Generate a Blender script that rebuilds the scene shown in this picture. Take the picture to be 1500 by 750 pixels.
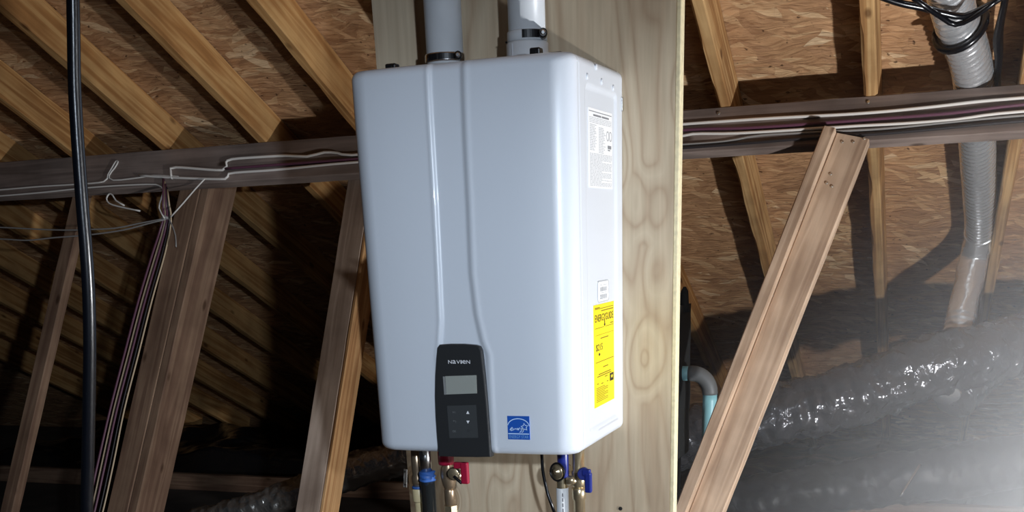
import bpy, bmesh, math, random
from mathutils import Vector, Matrix, noise as mnoise
random.seed(7)
SC = bpy.context.scene
COL = SC.collection
for o in list(bpy.data.objects):
    bpy.data.objects.remove(o)

# ------------------------------------------------------------------ camera
F, CX, CY = 1608.1, 765.0, 1000.9          # photo is an upper crop of a taller frame: lens shift
YAW, PITCH, ROLL = 0.366561, -0.387970, -0.0402298
CAM = Vector((1.0904, -2.04135, 0.40462))
_cy, _sy, _cp, _sp = math.cos(YAW), math.sin(YAW), math.cos(PITCH), math.sin(PITCH)
FWD = Vector((-_sy * _cp, _cy * _cp, _sp))
_r = Vector((_cy, _sy, 0)); _u = _r.cross(FWD)
RIGHT = math.cos(ROLL) * _r + math.sin(ROLL) * _u
UP = -math.sin(ROLL) * _r + math.cos(ROLL) * _u
cam = bpy.data.cameras.new('camera')
camo = bpy.data.objects.new('camera', cam)
COL.objects.link(camo)
camo.matrix_world = Matrix(((RIGHT.x, UP.x, -FWD.x, CAM.x), (RIGHT.y, UP.y, -FWD.y, CAM.y),
                            (RIGHT.z, UP.z, -FWD.z, CAM.z), (0, 0, 0, 1)))
cam.sensor_width = 36.0
cam.sensor_fit = 'HORIZONTAL'
cam.lens = F * 36.0 / 1500.0
cam.shift_x = -(CX - 750) / 1500.0
cam.shift_y = (CY - 375) / 1500.0
cam.clip_start = 0.02
SC.camera = camo

# ------------------------------------------------------------------ light
world = bpy.data.worlds.new('attic_dark')
SC.world = world
world.use_nodes = True
world.node_tree.nodes['Background'].inputs[0].default_value = (0.55, 0.62, 0.8, 1)
world.node_tree.nodes['Background'].inputs[1].default_value = 0.014


def lamp(name, kind, loc, power, col, radius=0.03, target=None, angle=None, blend=0.5):
    l = bpy.data.lights.new(name, kind)
    l.energy = power
    l.color = col
    l.shadow_soft_size = radius
    o = bpy.data.objects.new(name, l)
    COL.objects.link(o)
    o.location = loc
    if kind == 'SPOT':
        l.spot_size = math.radians(angle)
        l.spot_blend = blend
        o.rotation_euler = (Vector(target) - Vector(loc)).to_track_quat('-Z', 'Y').to_euler()
    return o


# the LED work light standing just outside the frame on the right, and the phone's flash
lamp('work_light', 'POINT', (2.0, 0.045, -0.25), 132.0, (0.95, 0.97, 1.0), 0.035)
lamp('phone_flash', 'SPOT', (1.48, -2.0, 0.55), 164.0, (0.75, 0.86, 1.0), 0.03, (0.02, 0.0, 0.08), 50, 1.0)
SC.view_settings.view_transform = 'Standard'
SC.view_settings.look = 'None'
SC.view_settings.gamma = 1.0
SC.view_settings.use_curve_mapping = False
SC.view_settings.exposure = 0.06
SC.cycles.use_denoising = True
SC.cycles.max_bounces = 6
SC.cycles.diffuse_bounces = 2
SC.cycles.volume_bounces = 2


# ------------------------------------------------------------------ geometry of the photo
def ray(x, y):
    return RIGHT * ((x - CX) / F) + UP * (-(y - CY) / F) + FWD


def onpl(x, y, n, c):
    d = ray(x, y); n = Vector(n)
    return CAM + d * ((c - n.dot(CAM)) / n.dot(d))


def atX(x, y, v): return onpl(x, y, (1, 0, 0), v)
def atY(x, y, v): return onpl(x, y, (0, 1, 0), v)
def atZ(x, y, v): return onpl(x, y, (0, 0, 1), v)


def atD(x, y, d):
    return CAM + ray(x, y) * d


Z0 = 1.45                                   # rafter underside: z = Z0 - y/2
C5 = math.sqrt(1.25)
RH = 0.115                                  # rafter depth
ZT = Z0 + RH * C5                           # sheathing underside
NDOWN = Vector((0, -0.5, -1)).normalized()
SLOPE = Vector((0, 1, -0.5)).normalized()   # down the roof
FACE = -SLOPE                               # purlin face normal
PA = Vector((0, 1.461, 0.7195))             # purlin top front edge


def roofpt(x, y, z0): return onpl(x, y, (0, .5, 1), z0)
def face(x, y, off=0.0): return onpl(x, y, FACE, FACE.dot(PA) + off)


# ------------------------------------------------------------------ node helpers
def mat_new(name):
    m = bpy.data.materials.new(name)
    m.use_nodes = True
    nt = m.node_tree
    return m, nt, nt.nodes['Principled BSDF']


def N(nt, typ, **kw):
    n = nt.nodes.new(typ)
    for k, v in kw.items():
        if k.startswith('i_'):
            key = k[2:]
            n.inputs[int(key) if key.isdigit() else key].default_value = v
        else:
            setattr(n, k, v)
    return n


def ramp(nt, stops, interp='LINEAR'):
    n = nt.nodes.new('ShaderNodeValToRGB')
    cr = n.color_ramp
    cr.interpolation = interp
    while len(cr.elements) < len(stops):
        cr.elements.new(0.5)
    for e, (p, c) in zip(cr.elements, stops):
        e.position = p
        e.color = (c[0], c[1], c[2], 1)
    return n


def L(nt, a, b): nt.links.new(a, b)


def srgb(r, g, b):
    f = lambda v: (v / 255 / 12.92) if v / 255 <= .04045 else ((v / 255 + .055) / 1.055) ** 2.4
    return (f(r), f(g), f(b))


def plain(name, col, rough=0.5, metal=0.0, spec=0.5, coat=0.0, bump=0.0, bscale=60.0, vary=0.0):
    m, nt, b = mat_new(name)
    b.inputs['Base Color'].default_value = (*col, 1)
    b.inputs['Roughness'].default_value = rough
    b.inputs['Metallic'].default_value = metal
    b.inputs['Specular IOR Level'].default_value = spec
    b.inputs['Coat Weight'].default_value = coat
    tc = N(nt, 'ShaderNodeTexCoord')
    nz = N(nt, 'ShaderNodeTexNoise', i_Scale=bscale, i_Detail=3.0)
    L(nt, tc.outputs['Object'], nz.inputs['Vector'])
    if vary > 0:
        r = ramp(nt, [(0.3, [c * (1 - vary) for c in col]), (0.7, [min(1, c * (1 + vary)) for c in col])])
        L(nt, nz.outputs['Fac'], r.inputs['Fac'])
        L(nt, r.outputs['Color'], b.inputs['Base Color'])
    if bump > 0:
        bp = N(nt, 'ShaderNodeBump', i_Strength=bump, i_Distance=0.002)
        L(nt, nz.outputs['Fac'], bp.inputs['Height'])
        L(nt, bp.outputs['Normal'], b.inputs['Normal'])
    return m


def wood(name, light, mid, dark, rings=26.0, along=1.2, rough=0.75, knots=True):
    """sawn softwood, grain along local x"""
    m, nt, b = mat_new(name)
    tc = N(nt, 'ShaderNodeTexCoord')
    oi = N(nt, 'ShaderNodeObjectInfo')
    off = N(nt, 'ShaderNodeVectorMath', operation='MULTIPLY_ADD')
    cmb = N(nt, 'ShaderNodeCombineXYZ')
    for k in range(3):
        L(nt, oi.outputs['Random'], cmb.inputs[k])
    off.inputs[1].default_value = (13.0, 1.7, 2.3)
    L(nt, cmb.outputs[0], off.inputs[0])
    L(nt, tc.outputs['Object'], off.inputs[2])
    mp = N(nt, 'ShaderNodeMapping')
    mp.inputs['Scale'].default_value = (along, rings, rings)
    L(nt, off.outputs[0], mp.inputs['Vector'])
    n1 = N(nt, 'ShaderNodeTexNoise', i_Scale=1.0, i_Detail=2.0, i_Distortion=0.6)
    L(nt, mp.outputs[0], n1.inputs['Vector'])
    mul = N(nt, 'ShaderNodeMath', operation='MULTIPLY', i_1=3.2)
    L(nt, n1.outputs['Fac'], mul.inputs[0])
    fr = N(nt, 'ShaderNodeMath', operation='PINGPONG', i_1=0.5)
    L(nt, mul.outputs[0], fr.inputs[0])
    mp2 = N(nt, 'ShaderNodeMapping')
    mp2.inputs['Scale'].default_value = (6, 160, 160)
    L(nt, off.outputs[0], mp2.inputs['Vector'])
    n2 = N(nt, 'ShaderNodeTexNoise', i_Scale=1.0, i_Detail=3.0)
    L(nt, mp2.outputs[0], n2.inputs['Vector'])
    add = N(nt, 'ShaderNodeMath', operation='MULTIPLY_ADD', i_1=0.35)
    L(nt, n2.outputs['Fac'], add.inputs[0]); L(nt, fr.outputs[0], add.inputs[2])
    r = ramp(nt, [(0.08, [d * .55 + q * .45 for d, q in zip(dark, mid)]), (0.34, mid), (0.66, light)])
    L(nt, add.outputs[0], r.inputs['Fac'])
    last = r.outputs['Color']
    # stains and weathering
    n3 = N(nt, 'ShaderNodeTexNoise', i_Scale=5.0, i_Detail=4.0)
    L(nt, off.outputs[0], n3.inputs['Vector'])
    r3 = ramp(nt, [(0.35, (0.62, 0.58, 0.55)), (0.6, (1.05, 1.03, 1.0))])
    L(nt, n3.outputs['Fac'], r3.inputs['Fac'])
    mx = N(nt, 'ShaderNodeMix', data_type='RGBA', blend_type='MULTIPLY')
    mx.inputs[0].default_value = 0.75
    L(nt, last, mx.inputs[6]); L(nt, r3.outputs['Color'], mx.inputs[7])
    last = mx.outputs[2]
    if knots:
        mp4 = N(nt, 'ShaderNodeMapping')
        mp4.inputs['Scale'].default_value = (5.0, 11, 11)
        L(nt, off.outputs[0], mp4.inputs['Vector'])
        vo = N(nt, 'ShaderNodeTexVoronoi', i_Scale=1.0, i_Randomness=1.0)
        L(nt, mp4.outputs[0], vo.inputs['Vector'])
        rk = ramp(nt, [(0.06, (0.25, 0.18, 0.14)), (0.13, (1, 1, 1))])
        L(nt, vo.outputs['Distance'], rk.inputs['Fac'])
        mk = N(nt, 'ShaderNodeMix', data_type='RGBA', blend_type='MULTIPLY')
        mk.inputs[0].default_value = 0.8
        L(nt, last, mk.inputs[6]); L(nt, rk.outputs['Color'], mk.inputs[7])
        last = mk.outputs[2]
    L(nt, last, b.inputs['Base Color'])
    b.inputs['Roughness'].default_value = rough
    b.inputs['Specular IOR Level'].default_value = 0.25
    bp = N(nt, 'ShaderNodeBump', i_Strength=0.22, i_Distance=0.002)
    L(nt, add.outputs[0], bp.inputs['Height'])
    L(nt, bp.outputs['Normal'], b.inputs['Normal'])
    return m


def osb_mat():
    m, nt, b = mat_new('oriented_strand_board')
    tc = N(nt, 'ShaderNodeTexCoord')
    wob = N(nt, 'ShaderNodeTexNoise', i_Scale=7.0, i_Detail=2.0)
    L(nt, tc.outputs['Object'], wob.inputs['Vector'])
    wv = N(nt, 'ShaderNodeVectorMath', operation='MULTIPLY_ADD')
    wv.inputs[1].default_value = (0.075, 0.07, 0)
    L(nt, wob.outputs['Color'], wv.inputs[0]); L(nt, tc.outputs['Object'], wv.inputs[2])
    col = None; hgt = None
    for i, (ang, sx, sy, seed) in enumerate(((4, 8, 36, 0), (-14, 9, 42, 5.3), (21, 8.5, 36, 9.1), (-42, 11, 38, 14.7))):
        rot = N(nt, 'ShaderNodeMapping')
        rot.inputs['Rotation'].default_value = (0, 0, math.radians(ang))
        rot.inputs['Location'].default_value = (seed, seed * 1.7, 0)
        L(nt, wv.outputs[0], rot.inputs['Vector'])
        sc = N(nt, 'ShaderNodeMapping')
        sc.inputs['Scale'].default_value = (sx, sy, 1)
        L(nt, rot.outputs[0], sc.inputs['Vector'])
        vo = N(nt, 'ShaderNodeTexVoronoi', voronoi_dimensions='2D', i_Scale=1.0)
        L(nt, sc.outputs[0], vo.inputs['Vector'])
        sep = N(nt, 'ShaderNodeSeparateColor')
        L(nt, vo.outputs['Color'], sep.inputs[0])
        rr = ramp(nt, [(0.0, srgb(178, 136, 100)), (0.4, srgb(192, 148, 108)), (0.75, srgb(204, 160, 118)), (0.93, srgb(220, 182, 138)), (1.0, srgb(236, 204, 164))])
        L(nt, sep.outputs[0], rr.inputs['Fac'])
        # tilt of each strand: gradient inside its cell
        sb = N(nt, 'ShaderNodeVectorMath', operation='SUBTRACT')
        L(nt, sc.outputs[0], sb.inputs[0]); L(nt, vo.outputs['Position'], sb.inputs[1])
        sx_ = N(nt, 'ShaderNodeSeparateXYZ')
        L(nt, sb.outputs[0], sx_.inputs[0])
        h = N(nt, 'ShaderNodeMath', operation='MULTIPLY_ADD')
        L(nt, sx_.outputs[1], h.inputs[0]); L(nt, sep.outputs[1], h.inputs[1]); L(nt, sep.outputs[2], h.inputs[2])
        if col is None:
            col, hgt = rr.outputs['Color'], h.outputs[0]
        else:
            thr = N(nt, 'ShaderNodeMath', operation='GREATER_THAN', i_1=0.62)
            L(nt, sep.outputs[1], thr.inputs[0])
            mx = N(nt, 'ShaderNodeMix', data_type='RGBA')
            L(nt, thr.outputs[0], mx.inputs[0]); L(nt, col, mx.inputs[6]); L(nt, rr.outputs['Color'], mx.inputs[7])
            mh = N(nt, 'ShaderNodeMix', data_type='FLOAT')
            L(nt, thr.outputs[0], mh.inputs[0]); L(nt, hgt, mh.inputs[2]); L(nt, h.outputs[0], mh.inputs[3])
            col, hgt = mx.outputs[2], mh.outputs[0]
    # fibres and dark resin specks
    fb = N(nt, 'ShaderNodeMapping')
    fb.inputs['Scale'].default_value = (11, 62, 1)
    L(nt, wv.outputs[0], fb.inputs['Vector'])
    nf = N(nt, 'ShaderNodeTexNoise', i_Scale=1.0, i_Detail=5.0, i_Distortion=1.6)
    L(nt, fb.outputs[0], nf.inputs['Vector'])
    rf = ramp(nt, [(0.3, (0.60, 0.52, 0.46)), (0.5, (0.92, 0.90, 0.88)), (0.72, (1.15, 1.13, 1.10))])
    L(nt, nf.outputs['Fac'], rf.inputs['Fac'])
    m1 = N(nt, 'ShaderNodeMix', data_type='RGBA', blend_type='MULTIPLY'); m1.inputs[0].default_value = 0.8
    L(nt, col, m1.inputs[6]); L(nt, rf.outputs['Color'], m1.inputs[7])
    ns = N(nt, 'ShaderNodeTexNoise', i_Scale=46.0, i_Detail=2.0)
    L(nt, wv.outputs[0], ns.inputs['Vector'])
    rs = ramp(nt, [(0.27, (0.12, 0.09, 0.07)), (0.33, (1, 1, 1))])
    L(nt, ns.outputs['Fac'], rs.inputs['Fac'])
    m2 = N(nt, 'ShaderNodeMix', data_type='RGBA', blend_type='MULTIPLY'); m2.inputs[0].default_value = 0.85
    L(nt, m1.outputs[2], m2.inputs[6]); L(nt, rs.outputs['Color'], m2.inputs[7])
    L(nt, m2.outputs[2], b.inputs['Base Color'])
    b.inputs['Roughness'].default_value = 0.7
    b.inputs['Specular IOR Level'].default_value = 0.3
    ah = N(nt, 'ShaderNodeMath', operation='MULTIPLY_ADD', i_1=1.6)
    L(nt, nf.outputs['Fac'], ah.inputs[0]); L(nt, hgt, ah.inputs[2])
    bp = N(nt, 'ShaderNodeBump', i_Strength=1.0, i_Distance=0.006)
    L(nt, ah.outputs[0], bp.inputs['Height'])
    L(nt, bp.outputs['Normal'], b.inputs['Normal'])
    return m


def plywood_mat():
    m, nt, b = mat_new('plywood_face')
    tc = N(nt, 'ShaderNodeTexCoord')
    mp = N(nt, 'ShaderNodeMapping')
    mp.inputs['Scale'].default_value = (5.5, 1.0, 0.8)
    L(nt, tc.outputs['Object'], mp.inputs['Vector'])
    n1 = N(nt, 'ShaderNodeTexNoise', i_Scale=1.0, i_Detail=1.5, i_Distortion=0.8)
    L(nt, mp.outputs[0], n1.inputs['Vector'])
    # knots pull the rings around them
    mk = N(nt, 'ShaderNodeMapping'); mk.inputs['Scale'].default_value = (7.5, 0.0, 4.2)
    mk.inputs['Location'].default_value = (0.35, 0, 0.2)
    L(nt, tc.outputs['Object'], mk.inputs['Vector'])
    vo = N(nt, 'ShaderNodeTexVoronoi', i_Scale=1.0, i_Randomness=1.0)
    L(nt, mk.outputs[0], vo.inputs['Vector'])
    kr = ramp(nt, [(0.0, (1, 1, 1)), (0.22, (0.25, 0.25, 0.25)), (0.45, (0, 0, 0))], 'EASE')
    L(nt, vo.outputs['Distance'], kr.inputs['Fac'])
    s = N(nt, 'ShaderNodeMath', operation='MULTIPLY_ADD', i_1=0.6)
    L(nt, kr.outputs['Color'], s.inputs[0]); L(nt, n1.outputs['Fac'], s.inputs[2])
    mul = N(nt, 'ShaderNodeMath', operation='MULTIPLY', i_1=9.0)
    L(nt, s.outputs[0], mul.inputs[0])
    fr = N(nt, 'ShaderNodeMath', operation='PINGPONG', i_1=0.5)
    L(nt, mul.outputs[0], fr.inputs[0])
    r = ramp(nt, [(0.0, srgb(190, 170, 146)), (0.2, srgb(204, 188, 164)), (0.5, srgb(212, 198, 174))])
    L(nt, fr.outputs[0], r.inputs['Fac'])
    mp2 = N(nt, 'ShaderNodeMapping'); mp2.inputs['Scale'].default_value = (90, 1, 5)
    L(nt, tc.outputs['Object'], mp2.inputs['Vector'])
    n2 = N(nt, 'ShaderNodeTexNoise', i_Scale=1.0, i_Detail=3.0)
    L(nt, mp2.outputs[0], n2.inputs['Vector'])
    r2 = ramp(nt, [(0.3, (0.84, 0.82, 0.79)), (0.65, (1.03, 1.02, 1.0))])
    L(nt, n2.outputs['Fac'], r2.inputs['Fac'])
    m1 = N(nt, 'ShaderNodeMix', data_type='RGBA', blend_type='MULTIPLY'); m1.inputs[0].default_value = 0.8
    L(nt, r.outputs['Color'], m1.inputs[6]); L(nt, r2.outputs['Color'], m1.inputs[7])
    kc = ramp(nt, [(0.08, (0.66, 0.55, 0.45)), (0.14, (0.8, 0.72, 0.63)), (0.17, (1, 1, 1))])
    L(nt, vo.outputs['Distance'], kc.inputs['Fac'])
    m2 = N(nt, 'ShaderNodeMix', data_type='RGBA', blend_type='MULTIPLY'); m2.inputs[0].default_value = 0.85
    L(nt, m1.outputs[2], m2.inputs[6]); L(nt, kc.outputs['Color'], m2.inputs[7])
    n3 = N(nt, 'ShaderNodeTexNoise', i_Scale=3.0, i_Detail=3.0)
    L(nt, tc.outputs['Object'], n3.inputs['Vector'])
    r3 = ramp(nt, [(0.35, (0.86, 0.83, 0.8)), (0.65, (1.02, 1.02, 1.0))])
    L(nt, n3.outputs['Fac'], r3.inputs['Fac'])
    m3 = N(nt, 'ShaderNodeMix', data_type='RGBA', blend_type='MULTIPLY'); m3.inputs[0].default_value = 0.9
    L(nt, m2.outputs[2], m3.inputs[6]); L(nt, r3.outputs['Color'], m3.inputs[7])
    L(nt, m3.outputs[2], b.inputs['Base Color'])
    b.inputs['Roughness'].default_value = 0.62
    b.inputs['Specular IOR Level'].default_value = 0.3
    ad = N(nt, 'ShaderNodeMath', operation='ADD')
    L(nt, n2.outputs['Fac'], ad.inputs[0]); L(nt, fr.outputs[0], ad.inputs[1])
    bp = N(nt, 'ShaderNodeBump', i_Strength=0.12, i_Distance=0.002)
    L(nt, ad.outputs[0], bp.inputs['Height'])
    L(nt, bp.outputs['Normal'], b.inputs['Normal'])
    return m


def foil_mat(name, col, rough, metal, strength, scale, spec=0.5):
    m, nt, b = mat_new(name)
    b.inputs['Base Color'].default_value = (*col, 1)
    b.inputs['Roughness'].default_value = rough
    b.inputs['Metallic'].default_value = metal
    b.inputs['Specular IOR Level'].default_value = spec
    tc = N(nt, 'ShaderNodeTexCoord')
    n1 = N(nt, 'ShaderNodeTexNoise', i_Scale=scale, i_Detail=3.0, i_Distortion=1.2)
    L(nt, tc.outputs['Object'], n1.inputs['Vector'])
    bp = N(nt, 'ShaderNodeBump', i_Strength=strength, i_Distance=0.01)
    L(nt, n1.outputs['Fac'], bp.inputs['Height'])
    L(nt, bp.outputs['Normal'], b.inputs['Normal'])
    return m


M = {}
M['pine'] = wood('pine_rafter', srgb(208, 164, 108), srgb(180, 130, 78), srgb(128, 86, 48), 24)
M['pine2'] = wood('pine_striped', srgb(214, 176, 124), srgb(178, 134, 86), srgb(120, 82, 50), 34, 0.7)
M['dim_front_pine'] = wood('brace_dim_pine', srgb(188, 168, 152), srgb(168, 148, 132), srgb(134, 114, 100), 20)  # front of the left brace, its dimness put into the grey colour
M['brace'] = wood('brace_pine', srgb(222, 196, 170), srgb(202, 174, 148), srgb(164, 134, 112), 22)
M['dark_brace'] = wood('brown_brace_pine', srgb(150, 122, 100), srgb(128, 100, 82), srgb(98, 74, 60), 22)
M['lit_side_pine'] = wood('brace_lit_pine', srgb(214, 170, 120), srgb(190, 142, 96), srgb(140, 98, 64), 30)  # lit side of that same brace, the light put into the colour
M['purlin'] = wood('purlin_pine', srgb(150, 134, 126), srgb(128, 114, 107), srgb(102, 88, 82), 20)
M['osb'] = osb_mat()
M['ply'] = plywood_mat()
M['ply_edge'] = plain('plywood_edge', srgb(226, 214, 176), 0.7, vary=0.12, bscale=90)
M['floor'] = plain('dusty_subfloor', srgb(70, 62, 56), 0.9, vary=0.3, bscale=6, bump=0.4)
M['white'] = plain('white_enamel', (0.66, 0.70, 0.755), 0.33, spec=0.5, coat=0.15)
M['seam'] = plain('seam_grey', srgb(200, 202, 206), 0.5)
M['panel'] = plain('black_gloss_plastic', srgb(44, 45, 46), 0.28, spec=0.5)
M['panel2'] = plain('black_key_pad', srgb(60, 62, 63), 0.4)
M['screen'] = plain('grey_lcd', srgb(150, 153, 146), 0.25)
M['silverline'] = plain('silver_bezel', srgb(190, 192, 190), 0.3, 0.6)
M['logo'] = plain('white_print', srgb(236, 236, 238), 0.5)
M['greyprint'] = plain('dim_grey_print', srgb(120, 122, 122), 0.5)
M['label'] = plain('label_paper', srgb(240, 241, 242), 0.5)
M['ink'] = plain('grey_ink', srgb(188, 190, 192), 0.6)
M['ink2'] = plain('dark_ink', srgb(130, 132, 136), 0.6)
M['black'] = plain('black_ink', srgb(28, 26, 22), 0.6)
M['yellow'] = plain('yellow_label', srgb(250, 222, 20), 0.5)
M['yink'] = plain('ink_on_yellow', srgb(120, 100, 10), 0.6)
M['blue'] = plain('blue_label', srgb(24, 84, 176), 0.45)
M['blue2'] = plain('pale_blue_print', srgb(196, 222, 250), 0.45)
M['blue3'] = plain('blue_band_print', srgb(120, 168, 216), 0.45)
M['pvc'] = plain('grey_white_pvc', srgb(206, 210, 214), 0.35, vary=0.05, bscale=12)
M['steel'] = plain('clamp_steel', srgb(205, 205, 205), 0.22, 1.0)
M['blackmetal'] = plain('black_bracket', srgb(20, 20, 22), 0.35)
M['brass'] = plain('brass', srgb(204, 186, 152), 0.26, 0.85, vary=0.12, bscale=40)
M['copper'] = plain('dull_bronze', srgb(176, 154, 128), 0.3, 0.8, vary=0.12, bscale=40)
M['cpvc'] = plain('cream_cpvc', srgb(214, 196, 152), 0.4, vary=0.06, bscale=30)
M['red'] = plain('red_lever', srgb(158, 24, 54), 0.35)
M['bluelever'] = plain('blue_lever', srgb(32, 44, 122), 0.3)
M['bluetape'] = plain('blue_tape', srgb(52, 96, 168), 0.45, bump=0.5, bscale=90)
M['gaspipe'] = plain('black_coated_pipe', srgb(34, 36, 36), 0.18, spec=0.7)
M['cord'] = plain('black_rubber_cord', srgb(10, 12, 18), 0.25, spec=0.6, bump=0.15, bscale=50)
M['wirewhite'] = plain('white_cable_jacket', srgb(236, 230, 222), 0.4)
M['wiregrey'] = plain('grey_cable_jacket', srgb(150, 146, 142), 0.45)
M['wirepurple'] = plain('purple_cable_jacket', srgb(104, 64, 82), 0.4)
M['wirecream'] = plain('cream_cable_jacket', srgb(206, 182, 150), 0.45)
M['wiredark'] = plain('dark_cable_jacket', srgb(46, 42, 44), 0.45)
M['alu'] = foil_mat('aluminium_duct', srgb(236, 238, 240), 0.27, 0.72, 0.25, 30)
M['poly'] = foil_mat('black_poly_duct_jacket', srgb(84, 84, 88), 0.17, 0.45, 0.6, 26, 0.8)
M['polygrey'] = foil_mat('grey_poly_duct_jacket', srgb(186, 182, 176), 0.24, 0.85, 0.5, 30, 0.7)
M['polydull'] = foil_mat('dull_black_duct_jacket', srgb(40, 40, 42), 0.42, 0.0, 0.3, 20, 0.35)  # darker and rougher than the other black duct jacket
M['sheet'] = foil_mat('black_plastic_sheet', srgb(26, 26, 28), 0.2, 0.0, 0.5, 9, 0.6)
M['blackcloth'] = plain('added_plenum_black', srgb(18, 20, 20), 0.85)
M['teal'] = plain('pale_teal_pipe', srgb(150, 206, 214), 0.4)
M['greyelbow'] = plain('grey_elbow', srgb(104, 106, 106), 0.5)
M['nail'] = plain('nail_steel', srgb(220, 215, 205), 0.3, 0.9)
M['strap'] = plain('galvanised_strap', srgb(206, 206, 204), 0.35, 0.5)
M['hole'] = plain('dark_hole', srgb(20, 18, 18), 0.9)

# ------------------------------------------------------------------ object helpers
WM = {}


def link(name, me, mat, parent=None, world=None, smooth=False):
    o = bpy.data.objects.new(name, me)
    COL.objects.link(o)
    if me is not None:
        if mat is not None and len(me.materials) == 0:
            me.materials.append(M[mat] if isinstance(mat, str) else mat)
        if smooth:
            for p in me.polygons:
                p.use_smooth = True
    w = world or Matrix.Identity(4)
    if parent is not None:
        o.parent = parent
        o.matrix_basis = WM[parent.name].inverted() @ w
    else:
        o.matrix_basis = w
    WM[o.name] = w
    return o


def tag(o, label=None, cat=None, group=None, kind=None):
    if label: o['label'] = label
    if cat: o['category'] = cat
    if group: o['group'] = group
    if kind: o['kind'] = kind
    return o


def thing(name, loc, label, cat, group=None):
    o = link(name, None, None, None, Matrix.Translation(loc))
    o.empty_display_size = 0.05
    return tag(o, label, cat, group)


def mesh(vs, fs):
    me = bpy.data.meshes.new('m')
    me.from_pydata([tuple(v) for v in vs], [], fs)
    me.update()
    return me


def part(name, vf, mat, parent=None, smooth=False, label=None):
    o = link(name, mesh(*vf), mat, parent, None, smooth)
    if label: o['label'] = label
    return o


def merge(*vfs):
    V, Fc = [], []
    for v, f in vfs:
        n = len(V)
        V += list(v); Fc += [tuple(i + n for i in q) for q in f]
    return V, Fc


def frame(o, u, v, n):
    u, v, n = Vector(u), Vector(v), Vector(n)
    return Matrix(((u.x, v.x, n.x, o[0]), (u.y, v.y, n.y, o[1]), (u.z, v.z, n.z, o[2]), (0, 0, 0, 1)))


def xf(vf, mtx):
    return [mtx @ Vector(v) for v in vf[0]], vf[1]


def box(x0, y0, z0, x1, y1, z1, bev=0.0, seg=2):
    bm = bmesh.new()
    bmesh.ops.create_cube(bm, size=1)
    for v in bm.verts:
        v.co = Vector((x0 + (v.co.x + .5) * (x1 - x0), y0 + (v.co.y + .5) * (y1 - y0), z0 + (v.co.z + .5) * (z1 - z0)))
    if bev > 0:
        bmesh.ops.bevel(bm, geom=bm.edges[:], offset=bev, segments=seg, profile=0.5, affect='EDGES')
    bm.verts.index_update()
    vs = [v.co.copy() for v in bm.verts]
    fs = [tuple(v.index for v in f.verts) for f in bm.faces]
    bm.free()
    return vs, fs


def prism(poly, z0, z1, bev=0.0, seg=2):
    """poly in xy, extruded z0..z1, top edge bevelled"""
    bm = bmesh.new()
    a = [bm.verts.new((x, y, z0)) for x, y in poly]
    b = [bm.verts.new((x, y, z1)) for x, y in poly]
    n = len(poly)
    top = bm.faces.new(b)
    bm.faces.new(a[::-1])
    for i in range(n):
        bm.faces.new((a[i], a[(i + 1) % n], b[(i + 1) % n], b[i]))
    bmesh.ops.recalc_face_normals(bm, faces=bm.faces[:])
    if bev > 0:
        bmesh.ops.bevel(bm, geom=[e for e in top.edges], offset=bev, segments=seg, profile=0.5, affect='EDGES')
    bm.verts.index_update()
    vs = [v.co.copy() for v in bm.verts]
    fs = [tuple(v.index for v in f.verts) for f in bm.faces]
    bm.free()
    return vs, fs


def spline(pts, step=0.02):
    pts = [Vector(p) for p in pts]
    if len(pts) >= 3:
        lens = sorted((b - a).length for a, b in zip(pts, pts[1:]))
        lim = max(lens[len(lens) // 2] * 1.6, 0.02)
        q = [pts[0]]
        for a, b in zip(pts, pts[1:]):
            k = min(40, max(1, int((b - a).length / lim)))
            q += [a.lerp(b, i / k) for i in range(1, k + 1)]
        pts = q
    if len(pts) < 3:
        n = max(1, int((pts[1] - pts[0]).length / step))
        return [pts[0].lerp(pts[1], i / n) for i in range(n + 1)]
    out = []
    for i in range(len(pts) - 1):
        p0 = pts[i - 1] if i > 0 else pts[0] * 2 - pts[1]
        p1, p2 = pts[i], pts[i + 1]
        p3 = pts[i + 2] if i + 2 < len(pts) else pts[-1] * 2 - pts[-2]
        n = max(2, int((p2 - p1).length / step))
        for k in range(n):
            t = k / n
            out.append(0.5 * ((2 * p1) + (-p0 + p2) * t + (2 * p0 - 5 * p1 + 4 * p2 - p3) * t * t + (-p0 + 3 * p1 - 3 * p2 + p3) * t ** 3))
    out.append(pts[-1])
    return out


def sweep(path, rad, seg=10, cap=True):
    """rad: number or f(i, arc, ang) -> radius"""
    n = len(path)
    tang = [(path[min(i + 1, n - 1)] - path[max(i - 1, 0)]).normalized() for i in range(n)]
    up = Vector((0, 0, 1)) if abs(tang[0].z) < .9 else Vector((1, 0, 0))
    nr = (up - tang[0] * up.dot(tang[0])).normalized()
    V, Fc, arc = [], [], 0.0
    for i in range(n):
        if i:
            arc += (path[i] - path[i - 1]).length
            nr = (nr - tang[i] * nr.dot(tang[i])).normalized()
        b = tang[i].cross(nr)
        for k in range(seg):
            a = 2 * math.pi * k / seg
            r = rad(i, arc, a) if callable(rad) else rad
            V.append(path[i] + (nr * math.cos(a) + b * math.sin(a)) * r)
    for i in range(n - 1):
        for k in range(seg):
            k2 = (k + 1) % seg
            Fc.append((i * seg + k, i * seg + k2, (i + 1) * seg + k2, (i + 1) * seg + k))
    if cap:
        Fc.append(tuple(range(seg))[::-1])
        Fc.append(tuple((n - 1) * seg + k for k in range(seg)))
    return V, Fc


def tube(pts, r, seg=10, step=0.02):
    return sweep(spline(pts, step), r, seg)


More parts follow.
